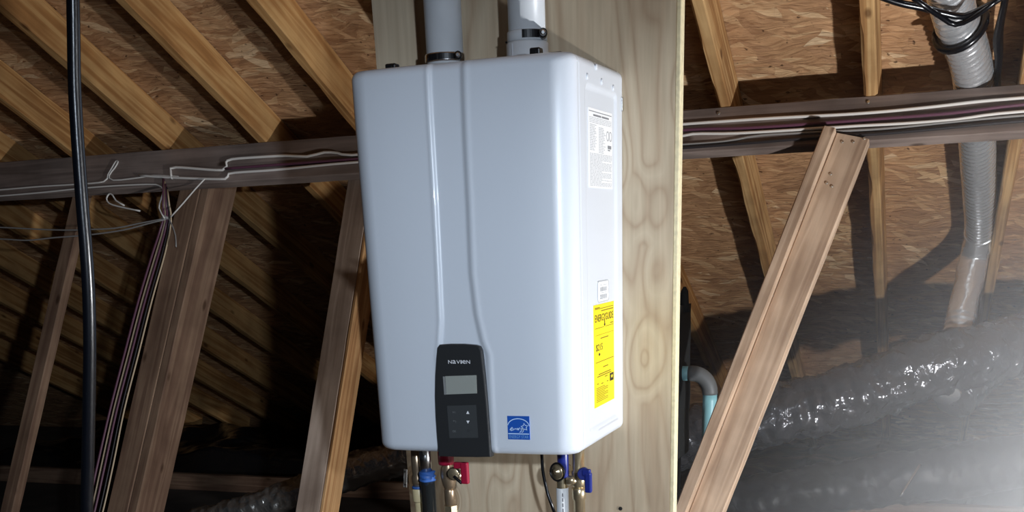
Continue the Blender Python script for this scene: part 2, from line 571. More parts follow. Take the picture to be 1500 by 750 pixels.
def lathe(prof, p0, axis, seg=24, cap=True):
    """prof: list of (t along axis, radius)"""
    p0 = Vector(p0); ax = Vector(axis).normalized()
    up = Vector((0, 0, 1)) if abs(ax.z) < .9 else Vector((1, 0, 0))
    nr = (up - ax * up.dot(ax)).normalized(); b = ax.cross(nr)
    V, Fc = [], []
    for t, r in prof:
        for k in range(seg):
            a = 2 * math.pi * k / seg
            V.append(p0 + ax * t + (nr * math.cos(a) + b * math.sin(a)) * r)
    for i in range(len(prof) - 1):
        for k in range(seg):
            k2 = (k + 1) % seg
            Fc.append((i * seg + k, i * seg + k2, (i + 1) * seg + k2, (i + 1) * seg + k))
    if cap:
        Fc.append(tuple(range(seg))[::-1])
        Fc.append(tuple((len(prof) - 1) * seg + k for k in range(seg)))
    return V, Fc


def lumber(name, p0, p1, w, t, nrm, mat, parent=None, jit=0.0012, wane=0.0, cham=0.003):
    """board whose front face (normal nrm, width w) has its centre line p0-p1; thickness t behind it"""
    p0, p1 = Vector(p0), Vector(p1)
    ex = (p1 - p0); ln = ex.length; ex.normalize()
    ez = Vector(nrm); ez = (ez - ex * ez.dot(ex)).normalized()
    ey = ez.cross(ex)
    W = frame(p0, ex, ey, ez)
    c = cham
    sec = [(-w / 2 + c, 0), (w / 2 - c, 0), (w / 2, -c), (w / 2, -t + c), (w / 2 - c, -t), (-w / 2 + c, -t), (-w / 2, -t + c), (-w / 2, -c)]
    n = max(2, int(ln / 0.045))
    V, Fc = [], []
    sd = random.random() * 100
    for i in range(n + 1):
        x = ln * i / n
        for k, (y, z) in enumerate(sec):
            j = jit
            d1 = mnoise.noise((x * 9 + sd, k * 3.1, 0)); d2 = mnoise.noise((x * 9 + sd, k * 3.1, 7))
            yy, zz = y + d1 * j, z + d2 * j
            if wane and k in (0, 1, 2, 7):
                q = max(0, mnoise.noise((x * 6 + sd, 3.3 + (k in (0, 7)), 1)) + 0.12) * wane * (1.0 if k in (0, 7) else 0.5)
                if k in (0, 1): yy += q * (1 if k == 0 else -1)
                else: zz -= q
            V.append((x, yy, zz))
    for i in range(n):
        for k in range(8):
            k2 = (k + 1) % 8
            Fc.append((i * 8 + k, (i + 1) * 8 + k, (i + 1) * 8 + k2, i * 8 + k2))
    Fc.append(tuple(range(8))); Fc.append(tuple(n * 8 + k for k in range(8))[::-1])
    return link(name, mesh(V, Fc), mat, parent, W)


_glyph = {}


def text_vf(s, h):
    """flat lettering, returns verts/faces, height of capitals = h, left bottom at origin"""
    key = s
    if key not in _glyph:
        cu = bpy.data.curves.new('t', 'FONT')
        cu.body = s; cu.size = 1.0; cu.resolution_u = 2
        ob = bpy.data.objects.new('t', cu)
        COL.objects.link(ob)
        dg = bpy.context.evaluated_depsgraph_get()
        me = bpy.data.meshes.new_from_object(ob.evaluated_get(dg))
        vs = [v.co.copy() for v in me.vertices]
        fs = [tuple(p.vertices) for p in me.polygons]
        bpy.data.meshes.remove(me)
        bpy.data.objects.remove(ob)
        bpy.data.curves.remove(cu)
        _glyph[key] = (vs, fs)
    vs, fs = _glyph[key]
    x0 = min(v.x for v in vs); y0 = min(v.y for v in vs)
    y1 = max(v.y for v in vs)
    k = h / (y1 - y0)
    return [Vector(((v.x - x0) * k, (v.y - y0) * k, 0)) for v in vs], fs


def fit_text(s, x0, y0, x1, y1):
    vs, fs = text_vf(s, 1.0)
    wx = max(v.x for v in vs)
    return [Vector((x0 + v.x / wx * (x1 - x0), y0 + v.y * (y1 - y0), 0)) for v in vs], fs


def quad(x0, y0, x1, y1, z=0.0):
    return [Vector((x0, y0, z)), Vector((x1, y0, z)), Vector((x1, y1, z)), Vector((x0, y1, z))], [(0, 1, 2, 3)]


def ribbon(pts, w, z=0.0, close=False):
    """flat stroke in xy"""
    P = [Vector((a, b, 0)) for a, b in pts]
    n = len(P); V, Fc = [], []
    for i in range(n):
        a = P[(i - 1) % n] if (close or i) else P[i]
        b = P[(i + 1) % n] if (close or i < n - 1) else P[i]
        t = (b - a).normalized(); nn = Vector((-t.y, t.x, 0)) * w / 2
        V += [P[i] + nn + Vector((0, 0, z)), P[i] - nn + Vector((0, 0, z))]
    for i in range(n if close else n - 1):
        j = (i + 1) % n
        Fc.append((2 * i, 2 * i + 1, 2 * j + 1, 2 * j))
    return V, Fc


# ================================================================== STRUCTURE
# roof sheathing (the sloping ceiling)
def roof_slab():
    y0, y1, x0, x1 = -3.2, 4.86, -6.0, 4.5
    # local frame: x along ridge, y down slope, z up-normal
    o = Vector((0, 0, ZT))
    W = frame(o, (1, 0, 0), SLOPE, -NDOWN)
    s0, s1 = y0 * C5, y1 * C5
    vf = box(x0, s0, 0, x1, s1, 0.012)
    ob = link('ceiling', mesh(*vf), 'osb', None, W)
    tag(ob, 'sloping roof deck of tan oriented strand board seen from inside the attic', kind='structure')


roof_slab()
ZF = -0.85
fl = link('floor', mesh(*box(-6, -3.2, ZF - 0.02, 4.5, 4.86, ZF)), 'floor')
tag(fl, 'dark dusty attic floor', kind='structure')

# ================================================================== RAFTERS
SP = 0.3862
rafters = [
    (0.414, 'pine rafter with striped edge, first right of the plywood board', 'pine2'),
    (0.813, 'pine rafter with bold stripes, second right of the plywood board', 'pine2'),
    (1.203, 'pine rafter at the right edge of the photo beyond the silver duct', 'pine2'),
    (1.589, 'fourth pine rafter to the right of the plywood board', 'pine'),
    (1.975, 'fifth pine rafter to the right of the plywood board', 'pine'),
    (0.028, 'pine rafter passing behind the plywood board near its right half', 'pine'),
    (-0.357, 'pine rafter passing behind the plywood board near its left half', 'pine'),
    (-0.743, 'lit pine rafter meeting the top left corner of the water heater', 'pine'),
    (-1.118, 'lit pine rafter, second to the left of the water heater', 'pine'),
    (-1.507, 'lit pine rafter, third to the left of the water heater, crossed by the black cord', 'pine'),
    (-1.892, 'dimly lit pine rafter, fourth to the left of the water heater', 'pine'),
    (-2.255, 'dimly lit pine rafter, fifth left of the heater, at the photo edge', 'pine'),
    (-2.64, 'dark pine rafter, sixth to the left of the water heater', 'pine'),
    (-3.03, 'dark pine rafter, seventh to the left of the water heater', 'pine'),
    (-3.41, 'dark pine rafter, eighth to the left of the water heater', 'pine'),
    (-3.80, 'dark pine rafter, ninth to the left of the water heater', 'pine'),
    (-4.19, 'dark pine rafter, tenth to the left of the water heater', 'pine'),
]
RW = 0.036
for x, lab, mt in rafters:
    a = Vector((x + RW / 2, -1.6, Z0 + 0.8)); b = Vector((x + RW / 2, 4.5, Z0 - 2.25))
    o = lumber('rafter', a, b, RW, RH - 0.0005, NDOWN, mt, None, 0.0015, 0.010)
    tag(o, lab, 'rafter', 'roof rafters')

# purlin, set square to the roof under the rafters
PH, PT = 0.130, 0.038
pc = PA + NDOWN * (PH / 2)
pur = lumber('purlin', pc + Vector((-5, 0, 0)), pc + Vector((3.5, 0, 0)), PH, PT, FACE, 'purlin', None, 0.0015, 0.0)
tag(pur, 'long grey brown wooden purlin carrying the cables under the rafters', 'purlin')


# nails in the purlin
for k, (px, py, lab) in enumerate(((1053, 166, 'nail head in the purlin under the first rafter right of the board'), (1272, 150, 'shiny nail head in the purlin under the boldly striped rafter'))):
    q = face(px, py, 0.001)
    o = part('nail', lathe([(0, .0045), (.002, .0045), (.003, .003)], q, FACE, 10), 'nail')
    tag(o, lab, 'nail')

# braces
def brace_box(name, X, w, d, ztop, label, mat, edge=None):
    """brace square to the roof at left edge X; w wide front, d deep"""
    s0 = 0.02
    a = PA + NDOWN * s0; a = Vector((X + w / 2, a.y, a.z)) + FACE * 0.004
    ln = (a.z - ZF - 0.01) / -NDOWN.z
    b = a + NDOWN * ln
    t = thing(name, (b.x, b.y, ZF), label, 'brace')
    return t, a, b


t, a, b = brace_box('roof_brace', -0.795, 0.088, 0.1, 0, 'wooden brace with its dim front coloured grey and its lit side orange, just left of the water heater', None)
a = Vector((-0.735, a.y, a.z)) ; b = Vector((-0.785, b.y, b.z))
sh = FACE * 0.0
lumber('front_board', a - FACE * 0.0445, b - FACE * 0.0445, 0.088, 0.098, FACE, 'dim_front_pine', t)
lumber('edge_board', a + Vector((0.056, 0, 0)) - FACE * 0.0945, b + Vector((0.056, 0, 0)) - FACE * 0.0945, 0.10, 0.0112, (1, 0, 0), 'lit_side_pine', t, 0.0006, 0.0, 0.002)  # thin slab that paints the brace's lit side orange

t, a, b = brace_box('roof_brace', -1.42, 0.088, 0.12, 0, 'wooden brace with cables stapled down its left side', None)
a = Vector((-1.385, a.y, a.z)); b = Vector((-1.56, b.y, b.z))
BRB = (a.copy(), b.copy())
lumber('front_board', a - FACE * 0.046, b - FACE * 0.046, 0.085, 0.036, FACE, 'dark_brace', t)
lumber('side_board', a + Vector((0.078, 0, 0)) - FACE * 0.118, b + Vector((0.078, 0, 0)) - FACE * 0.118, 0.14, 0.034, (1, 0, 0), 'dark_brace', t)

t, a, b = brace_box('roof_brace', -1.9, 0.05, 0.09, 0, 'narrow brown wooden brace at the far left of the photo', None)
a = Vector((-1.86, a.y, a.z)); b = Vector((-2.04, b.y, b.z))
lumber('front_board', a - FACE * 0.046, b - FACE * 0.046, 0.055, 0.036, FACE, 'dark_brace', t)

# right brace: two boards nailed in an L, leaning
t = thing('roof_brace', (0.2, 0.63, ZF), 'wide light brown double brace leaning down left from the purlin', 'brace')
RB_OFF = 0.014
def rb(px, py, off=0.0): return face(px, py, RB_OFF + off)
ca, cb = rb(1249, 199), rb(1034, 750)
ex = (cb - ca).normalized()
cb2 = ca + ex * ((ca.z - ZF - 0.004) / -ex.z)
wb = lumber('wide_board', ca, cb2, 0.092, 0.036, FACE, 'brace', t)
ey = FACE.cross(ex).normalized()
if ey.x > 0: ey = -ey
sh = ey * (0.046 + 0.0172) + FACE * 0.024
lumber('edge_board', ca + sh, cb2 + sh, 0.034, 0.086, FACE, 'brace', t)
bn = 0
for px, py in ((1234, 208), (1250, 208), (1266, 203), (1217, 255), (1211, 268), (1219, 273)):
    q = rb(px, py, 0.0008)
    part('nail', lathe([(0, .004), (.0015, .004), (.0025, .0025)], q, FACE, 8), 'nail', t)

# plywood board
BX0, BX1, BY = -0.095, 0.547, 0.335
t = thing('plywood_board', (0.22, BY, ZF), 'tall pale plywood backing board behind the water heater', 'board')
part('face_sheet', box(BX0, BY, ZF + 0.002, BX1, BY + 0.02, 1.22), 'ply', t)
part('side_edge', box(BX1, BY + 0.0004, ZF + 0.002, BX1 + 0.010, BY + 0.03, 1.22, 0.002), 'ply_edge', t)

# ceiling joist seen along the bottom edge
q = atZ(1200, 741, ZF + 0.06)
o = lumber('ceiling_joist', (-5, q.y, ZF + 0.09), (3.5, q.y, ZF + 0.09), 0.038, 0.09, (0, 0, 1), 'dark_brace')
tag(o, 'brown ceiling joist lying across the dark attic floor', 'joist')

# ================================================================== WATER HEATER
HW, HH, HD = 0.44, 0.695, 0.335
heater = thing('water_heater', (HW / 2, HD / 2, 0), 'white wall hung tankless water heater with black control panel', 'water heater')


def sstep(a, b, x):
    t = min(1, max(0, (x - a) / (b - a))); return t * t * (3 - 2 * t)


def lin(pts, z):
    """piecewise linear x(z), pts sorted by falling z"""
    if z >= pts[0][1]: return pts[0][0]
    for (xa, za), (xb, zb) in zip(pts, pts[1:]):
        if z >= zb:
            return xa + (xb - xa) * (za - z) / (za - zb)
    return pts[-1][0]


def fr(px, py):
    q = atY(px, py, 0.0); return (q.x, q.z)


def sd_(px, py):
    q = atX(px, py, HW); return (q.y, q.z)


CH_L = [fr(*q) for q in ((625, 92), (632, 200), (638, 300), (643, 400), (646, 470), (644, 505), (642, 520))]
CH_R = [fr(*q) for q in ((676, 88), (681, 200), (686, 300), (690, 400), (697, 460), (706, 500), (714, 520))]
S_REC = ([sd_(857, 122), sd_(903.5, 135)], [sd_(866, 632), sd_(906, 606)])
ry0, ry1 = S_REC[0][0][0], S_REC[0][1][0]
rz1, rz0 = S_REC[0][0][1], S_REC[1][0][1]


def front_disp(x, z):
    """how far the front face is pushed back (m)"""
    l, r = lin(CH_L, z), lin(CH_R, z)
    ch = sstep(l - 0.002, l + 0.006, x) * (1 - sstep(r - 0.010, r + 0.003, x))
    d = 0.0045 * ch
    # raised lips either side
    d -= 0.0012 * math.exp(-((x - l + 0.004) / 0.004) ** 2)
    d -= 0.0010 * math.exp(-((x - r - 0.006) / 0.005) ** 2)
    # slightly domed front
    d += 0.010 * ((x - HW / 2) / (HW / 2)) ** 4 + 0.006 * max(0, (z - HH / 2) / (HH / 2)) ** 6
    return d


def side_disp(y, z):
    e = 0.010
    # rounded rectangle groove frame and slightly sunken field
    dx = min(y - ry0, ry1 - y); dz = min(z - rz0, rz1 - z)
    m = min(dx, dz)
    if dx < 0.012 and dz < 0.012 and dx > -0.02 and dz > -0.02:
        m = 0.012 - math.hypot(max(0, 0.012 - dx), max(0, 0.012 - dz))
    return 0.0042 * sstep(0.0, 0.005, m)


def heater_body():
    R = 0.040
    sec = []      # (x, y, nx, ny, zone)
    nY = 80
    for i in range(10):
        sec.append((0, HD - (HD - R) * i / 10, -1, 0, 'l'))
    for i in range(13):
        a = math.pi / 2 * i / 12
        sec.append((R - R * math.cos(a), R - R * math.sin(a), -math.cos(a), -math.sin(a), 'c'))
    nf = 170
    for i in range(1, nf):
        sec.append((R + (HW - 2 * R) * i / nf, 0, 0, -1, 'f'))
    for i in range(17):
        a = math.pi / 2 * i / 16
        sec.append((HW - R + R * math.sin(a), R - R * math.cos(a), math.sin(a), -math.cos(a), 'c2'))
    for i in range(1, nY + 1):
        sec.append((HW, R + (HD - R) * i / nY, 1, 0, 's'))
    rt = 0.016
    rows = []
    for i in range(9):
        a = math.pi / 2 * i / 8
        rows.append((rt - rt * math.sin(a), rt - rt * math.cos(a)))     # inset, z from bottom
    rows = [(rt * (1 - math.sin(math.pi / 2 * i / 8)), rt * (1 - math.cos(math.pi / 2 * i / 8))) for i in range(9)]
    nz = 190
    for i in range(1, nz):
        rows.append((0, rt + (HH - 2 * rt) * i / nz))
    rows += [(rt * (1 - math.cos(math.pi / 2 * i / 8)), HH - rt + rt * math.sin(math.pi / 2 * i / 8)) for i in range(9)]
    V, Fc = [], []
    for ins, z in rows:
        for (x, y, nx, ny, zn) in sec:
            d = ins
            if zn in ('f',):
                d += front_disp(x, z)
            elif zn == 'c':
                d += front_disp(max(x, 0.0), z) * abs(ny) ** 1.5
            elif zn == 'c2':
                d += front_disp(x, z) * abs(ny) ** 1.5
            elif zn == 's':
                d += side_disp(y, z)
                if abs(y - 0.048) < 0.0022: d += 0.0022
            xx, yy = x - nx * d, y - ny * d
            V.append((xx, min(yy, HD), z))
    n = len(sec)
    for j in range(len(rows) - 1):
        for i in range(n - 1):
            Fc.append((j * n + i, j * n + i + 1, (j + 1) * n + i + 1, (j + 1) * n + i))
    Fc.append(tuple(range(n))[::-1])
    k = (len(rows) - 1) * n
    Fc.append(tuple(k + i for i in range(n)))
    Fc.append(tuple(j * n for j in range(len(rows))) + tuple(j * n + n - 1 for j in reversed(range(len(rows)))))
    me = mesh(V, Fc)
    ob = link('casing', me, 'white', heater, None, False)
    for p in me.polygons:
        p.use_smooth = len(p.vertices) == 4
    return ob


casing = heater_body()

# frames for flat marks:  front (u = +x, v = +z), side (u = +y, v = +z)
def FRONT(off): return frame((0, -off, 0), (1, 0, 0), (0, 0, 1), (0, -1, 0))
def SIDE(off): return frame((HW + off, 0, 0), (0, 1, 0), (0, 0, 1), (1, 0, 0))


# --- control panel
pan_px = [(645, 504.5), (660, 503.5), (680, 503.5), (698, 505), (704, 507), (707, 513), (711, 548), (715, 590), (718, 630), (720.5, 669),
          (700, 669.5), (670, 669), (643.5, 668), (641, 640), (639, 610), (638, 580), (638.5, 550), (640, 525), (641.5, 509)]
poly = [fr(*q) for q in pan_px]
PF = 0.0055
cp = part('control_panel', xf(prism(poly[::-1], -0.012, PF, 0.0035, 3), FRONT(0)), 'panel', heater, False, 'tall glossy black control panel at the bottom of the casing')
for p_ in cp.data.polygons: p_.use_smooth = False


def fq(pts, z, mat, name, parent, label=None):
    P = [fr(*q) for q in pts]
    n = len(P)
    vf = xf(prism(P, PF - 0.0004, z, 0.0), FRONT(0))
    return part(name, vf, mat, parent, False, label)


fq([(650.5, 551), (653.5, 551), (655.5, 577.5), (652.5, 577.5)], PF + 0.0006, 'silverline', 'screen_bezel', cp)
fq([(654, 550.5), (699.5, 549), (700.5, 575.5), (655.8, 577.2)], PF + 0.0008, 'screen', 'screen', cp, 'grey blank display')
fq([(656.5, 594), (699, 592.5), (702, 640.5), (660, 641)], PF + 0.0006, 'panel2', 'key_pad', cp)


def tri(cx, cy, s, up, mat, name):
    a, b = fr(cx, cy)
    k = 1 if up else -1
    P = [(a - s, b - s * .8 * k), (a + s, b - s * .8 * k), (a, b + s * .9 * k)]
    if not up: P = P[::-1]
    part(name, xf(prism(P, PF + 0.0004, PF + 0.0010), FRONT(0)), mat, cp)


tri(687, 603.5, 0.0034, True, 'logo', 'arrow_up')
tri(687.3, 617.5, 0.0034, False, 'logo', 'arrow_down')


def stroke(name, cx, cy, lines, w, mat, off, par, s=0.001):
    a, b = fr(cx, cy)
    vf = merge(*[ribbon([(a + x * s, b + y * s) for x, y in ln], w) for ln in lines])
    return part(name, xf(vf, FRONT(off)), mat, par)


OFFP = PF + 0.0012
stroke('key_mark', 667.5, 603, [[(-3, -2), (-3, 2)], [(-1, -2), (1, 2), (2.5, -2)], [(-3, 0), (-1, 0)]], 0.0006, 'greyprint', OFFP, cp)
stroke('key_mark', 667.8, 617, [[(-3, 1.6), (2, 1.6), (3, 0.4), (3, -1), (1.5, -1.8)], [(-3, 1.6), (-1.5, 2.8)], [(-3, 1.6), (-1.5, .4)]], 0.0006, 'greyprint', OFFP, cp)
a_, b_ = fr(665, 632.5)
part('key_mark', xf(fit_text('OK', a_, b_, a_ + 0.0075, b_ + 0.0042), FRONT(OFFP)), 'greyprint', cp)
stroke('key_mark', 688, 630, [[(2 * math.cos(t * .5), 2 * math.sin(t * .5)) for t in range(13)]], 0.0005, 'panel', OFFP, cp)

# brand lettering: capitals with rounded a and e at cap height
def brand():
    xa, zb = fr(658.6, 532.2)
    xb, zt_ = fr(690.2, 525.8)
    ws = [1.12, 1.05, 1.1, 0.34, 1.05, 1.12]
    gap = 0.17
    tot = sum(ws) + gap * 5
    k = (xb - xa) / tot
    h = 0.0066
    out = []
    x = xa
    for ch, w in zip('NaVIeN', ws):
        out.append(fit_text(ch, x, zb, x + w * k, zb + h))
        x += (w + gap) * k
    vf = merge(*out)
    part('brand_lettering', xf(vf, FRONT(PF + 0.0009)), 'logo', cp, False, 'small white brand lettering')


brand()

# --- blue star label on the front
E0 = fr(742.5, 610); E1 = fr(774.5, 608.8); E2 = fr(745, 644.6); E3 = fr(777, 643)
ex0, ex1 = (E0[0] + E2[0]) / 2, (E1[0] + E3[0]) / 2
ez1, ez0 = (E0[1] + E1[1]) / 2, (E2[1] + E3[1]) / 2
ew, eh = ex1 - ex0, ez1 - ez0
OB = 0.0006
star = part('star_label', xf(box(ex0, ez0, -0.004, ex1, ez1, OB), FRONT(0)), 'blue', heater, False, 'square blue efficiency label with a white star and arc')
def U(u, v): return (ex0 + u * ew, ez0 + v * eh)
OS = OB + 0.0004
arc = [U(0.5 + 0.49 * math.cos(math.radians(a)), 0.56 + 0.33 * math.sin(math.radians(a))) for a in range(4, 178, 8)]
part('arc', xf(ribbon(arc, ew * .035), FRONT(OS)), 'blue2', star)
part('divider', xf(quad(*U(0.02, 0.225), *U(0.98, 0.265)), FRONT(OS)), 'blue2', star)
part('name_band', xf(quad(*U(0.02, 0.02), *U(0.98, 0.21)), FRONT(OS)), 'blue', star)
part('lettering', xf(fit_text('ENERGY STAR', *U(0.06, 0.05), *U(0.95, 0.19)), FRONT(OS + 0.0003)), 'blue3', star)
st = []
for i in range(10):
    r = 0.16 if i % 2 == 0 else 0.078
    a = math.radians(97 + 36 * i)
    st.append(U(0.775 + r * math.cos(a), 0.535 + r * 1.05 * math.sin(a)))
part('star', xf(ribbon(st, ew * .036, 0, True), FRONT(OS)), 'blue2', star)
scr = [[(0.10, 0.40), (0.15, 0.47), (0.21, 0.52), (0.24, 0.49), (0.18, 0.44), (0.12, 0.40), (0.17, 0.37), (0.26, 0.42)],
       [(0.26, 0.40), (0.30, 0.47), (0.33, 0.42), (0.37, 0.48), (0.40, 0.44)], [(0.47, 0.49), (0.41, 0.44), (0.45, 0.41), (0.50, 0.47)],
       [(0.50, 0.40), (0.53, 0.49), (0.58, 0.50)], [(0.66, 0.49), (0.60, 0.46), (0.62, 0.41), (0.66, 0.48), (0.60, 0.33), (0.54, 0.31)],
       [(0.68, 0.49), (0.69, 0.42), (0.75, 0.48), (0.70, 0.33), (0.64, 0.31)]]
part('script_lettering', xf(merge(*[ribbon([U(*q) for q in s], ew * .03) for s in scr]), FRONT(OS)), 'blue2', star)

# --- side labels
def rect_side(p_tl, p_tr, p_bl, p_br):
    a, b, c, d = sd_(*p_tl), sd_(*p_tr), sd_(*p_bl), sd_(*p_br)
    return (a[0] + c[0]) / 2, (c[1] + d[1]) / 2, (b[0] + d[0]) / 2, (a[1] + b[1]) / 2


REC = 0.0040        # depth of sunken field
def side_label(name, rect, mat, label):
    y0, z0, y1, z1 = rect
    return part(name, xf(box(y0, z0, -REC - 0.004, y1, z1, -REC + 0.0008), SIDE(0)), mat, heater, False, label), (lambda u, v: (y0 + u * (y1 - y0), z0 + v * (z1 - z0)))


OL = -REC + 0.0013
rs = rect_side((863, 156), (898, 166), (866, 274), (900, 277))
sp_, U = side_label('spec_label', rs, 'label', 'white specification sticker full of fine grey print')
rows = []
rnd = random.Random(3)
def words(u0, u1, v, h):
    x = u0; out = []
    while x < u1 - 0.02:
        w = min(u1 - x, rnd.uniform(0.04, 0.14)); out.append(quad(*U(x, v), *U(x + w, v + h))); x += w + 0.018
    return out
part('title_lines', xf(merge(quad(*U(0.03, .955), *U(.97, .965)), quad(*U(0.2, 0.905), *U(0.52, 0.928)), quad(*U(0.55, 0.905), *U(0.85, 0.928))), SIDE(OL)), 'ink2', sp_)
for v in (0.88, 0.86, 0.84, 0.82): rows += words(0.04, 0.96, v, 0.008)
for k in range(16): rows += words(0.05, rnd.uniform(0.22, 0.34), 0.79 - k * .021, 0.010)
for k in range(16): rows += words(0.42, rnd.uniform(0.6, 0.72), 0.77 - k * .021, 0.010)
for k in range(23): rows += words(0.04, 0.97 if k not in (5, 12, 17, 19) else 0.55, 0.43 - k * .0185, 0.009)
part('fine_print', xf(merge(*rows), SIDE(OL)), 'ink', sp_)
part('mark', xf(merge(quad(*U(.80, .525), *U(.95, .57)), quad(*U(.8, .50), *U(.9, .515))), SIDE(OL)), 'ink2', sp_)
part('certification_mark', xf(merge(*[ribbon([(U(c, .69)[0] + .008 * math.cos(t * .35), U(c, .69)[1] + .008 * math.sin(t * .35)) for t in range(18)], .0012, 0, True) for c in (.80, .92)]), SIDE(OL)), 'ink2', sp_)

rb_ = rect_side((877, 413), (893, 410.5), (879, 443.5), (894.5, 438.5))
bl_, U = side_label('barcode_sticker', rb_, 'label', 'small white barcode sticker with a rounded grey border')
y0, z0, y1, z1 = rb_
rc = 0.006
loop = []
for cx_, cz_, a0 in ((y1 - rc, z1 - rc, 0), (y0 + rc, z1 - rc, 90), (y0 + rc, z0 + rc, 180), (y1 - rc, z0 + rc, 270)):
    for k in range(5):
        a = math.radians(a0 + 22.5 * k); loop.append((cx_ + rc * math.cos(a), cz_ + rc * math.sin(a)))
part('border', xf(ribbon(loop, 0.0022, 0, True), SIDE(OL)), 'ink', bl_)
bars = []
for v0, v1 in ((0.5, 0.72), (0.12, 0.36)):
    x = 0.2
    while x < 0.8:
        w = rnd.choice((.02, .035, .05)); bars.append(quad(*U(x, v0), *U(min(.82, x + w), v1))); x += w + rnd.choice((.02, .035))
bars += [quad(*U(.18, .80), *U(.4, .84)), quad(*U(.48, .80), *U(.82, .84)), quad(*U(.3, .42), *U(.75, .45))]
part('barcode', xf(merge(*bars), SIDE(OL)), 'ink', bl_)

ry = rect_side((870.5, 448), (900.5, 441), (875, 596.5), (903, 584.5))
ye_, U = side_label('energy_label', ry, 'yellow', 'tall bright yellow energy cost label with black headline')
part('headline', xf(fit_text('ENERGYGUIDE', *U(0.05, 0.835), *U(0.95, 0.905)), SIDE(OL)), 'black', ye_)
part('arrow', xf(merge(quad(*U(0.50, 0.80), *U(0.53, 0.85)), ([Vector((*U(.47, .80), 0)), Vector((*U(.515, .775), 0)), Vector((*U(.56, .80), 0))], [(0, 1, 2)])), SIDE(OL)), 'black', ye_)
part('price', xf(fit_text('$215', *U(0.09, 0.545), *U(0.40, 0.62)), SIDE(OL)), 'black', ye_)
part('price_arrow', xf(([Vector((*U(.20, .515), 0)), Vector((*U(.245, .535), 0)), Vector((*U(.29, .515), 0)), Vector((*U(.245, .50), 0))], [(0, 1, 2, 3)]), SIDE(OL)), 'black', ye_)
part('rules', xf(merge(quad(*U(0.04, .772), *U(.47, .777)), quad(*U(0.56, .772), *U(.96, .777)), quad(*U(0.06, .705), *U(.96, .708)), quad(*U(0.06, .44), *U(.96, .446)), quad(*U(.05, .955), *U(.95, .961))), SIDE(OL)), 'yink', ye_)
tx = []
for u0, u1, v in ((.05, .28, .965), (.35, .95, .93), (.80, .95, .79), (.30, .70, .665), (.42, .68, .375), (.20, .80, .315), (.12, .84, .295), (.50, .64, .272), (.12, .2, .225), (.32, .42, .215), (.6, .68, .215)):
    tx.append(quad(*U(u0, v), *U(u1, v + .009)))
for k in range(9): tx.append(quad(*U(.08, .185 - k * .017), *U(.66 if k % 3 else .5, .185 - k * .017 + .006)))
part('small_print', xf(merge(*tx), SIDE(OL)), 'yink', ye_)['kind'] = 'stuff'
ic = part('star_icon', xf(quad(*U(.76, .205), *U(.95, .285)), SIDE(OL)), 'black', ye_)
s5 = [U(.855 + (.07 if i % 2 == 0 else .035) * math.cos(math.radians(90 + 36 * i)), .25 + (.022 if i % 2 == 0 else .011) * math.sin(math.radians(90 + 36 * i))) for i in range(10)]
part('star', xf(([Vector((*q, 0.0003)) for q in s5], [tuple(range(10))]), SIDE(OL)), 'yellow', ic)

# screws and dimples on the side, embossed line at its bottom
for k, q in enumerate(((873, 98), (860, 112), (881, 119.5), (898, 129))):
    y, z = sd_(*q)
    part('screw', lathe([(-.001, .0055), (.0012, .0055), (.0025, .0035)], (HW, y, z), (1, 0, 0), 12), 'white', heater, True)
y0_, zz0 = sd_(873, 634); y1_, zz1 = sd_(907, 611)
part('bottom_rib', xf(ribbon([(y0_ + .02, (zz0 + zz1) / 2), (y1_ - .01, (zz0 + zz1) / 2)], .003), SIDE(0.0008)), 'seam', heater)

# wall bracket lug beside the back edge, brackets on top
q0, q1 = atY(907, 142, HD - .01), atY(907, 163, HD - .01)
part('hinge_lug', box(HW - .002, HD - .008, q1.z, HW + .003, HD - .001, q0.z, .001), 'steel', heater)
def top_clip(px, w, h, y, name='top_clip'):
    c = atY(px, 80, y)
    part(name, merge(box(c.x - w / 2, y, HH - .006, c.x + w / 2, y + .02, HH + h, .003), box(c.x - .003, y - .002, HH - .004, c.x + .003, y + .001, HH + h * .6)), 'blackmetal', heater)
top_clip(570, .022, .012, 0.055); top_clip(783, .020, .014, 0.05); top_clip(812, .028, .010, 0.09)
# underside tray
part('bottom_tray', box(.03, .06, -.006, HW - .03, HD - .004, .002, .002), 'greyprint', heater)

# ================================================================== VENT PIPES
def vent(name, cx_top, cx_bot, y, r, label):
    a, b = atY(cx_top, 0, y), atY(cx_bot, 80, y)
    x = (a.x + b.x) / 2
    t = thing(name, (x, y, HH), label, 'vent pipe')
    return t, x


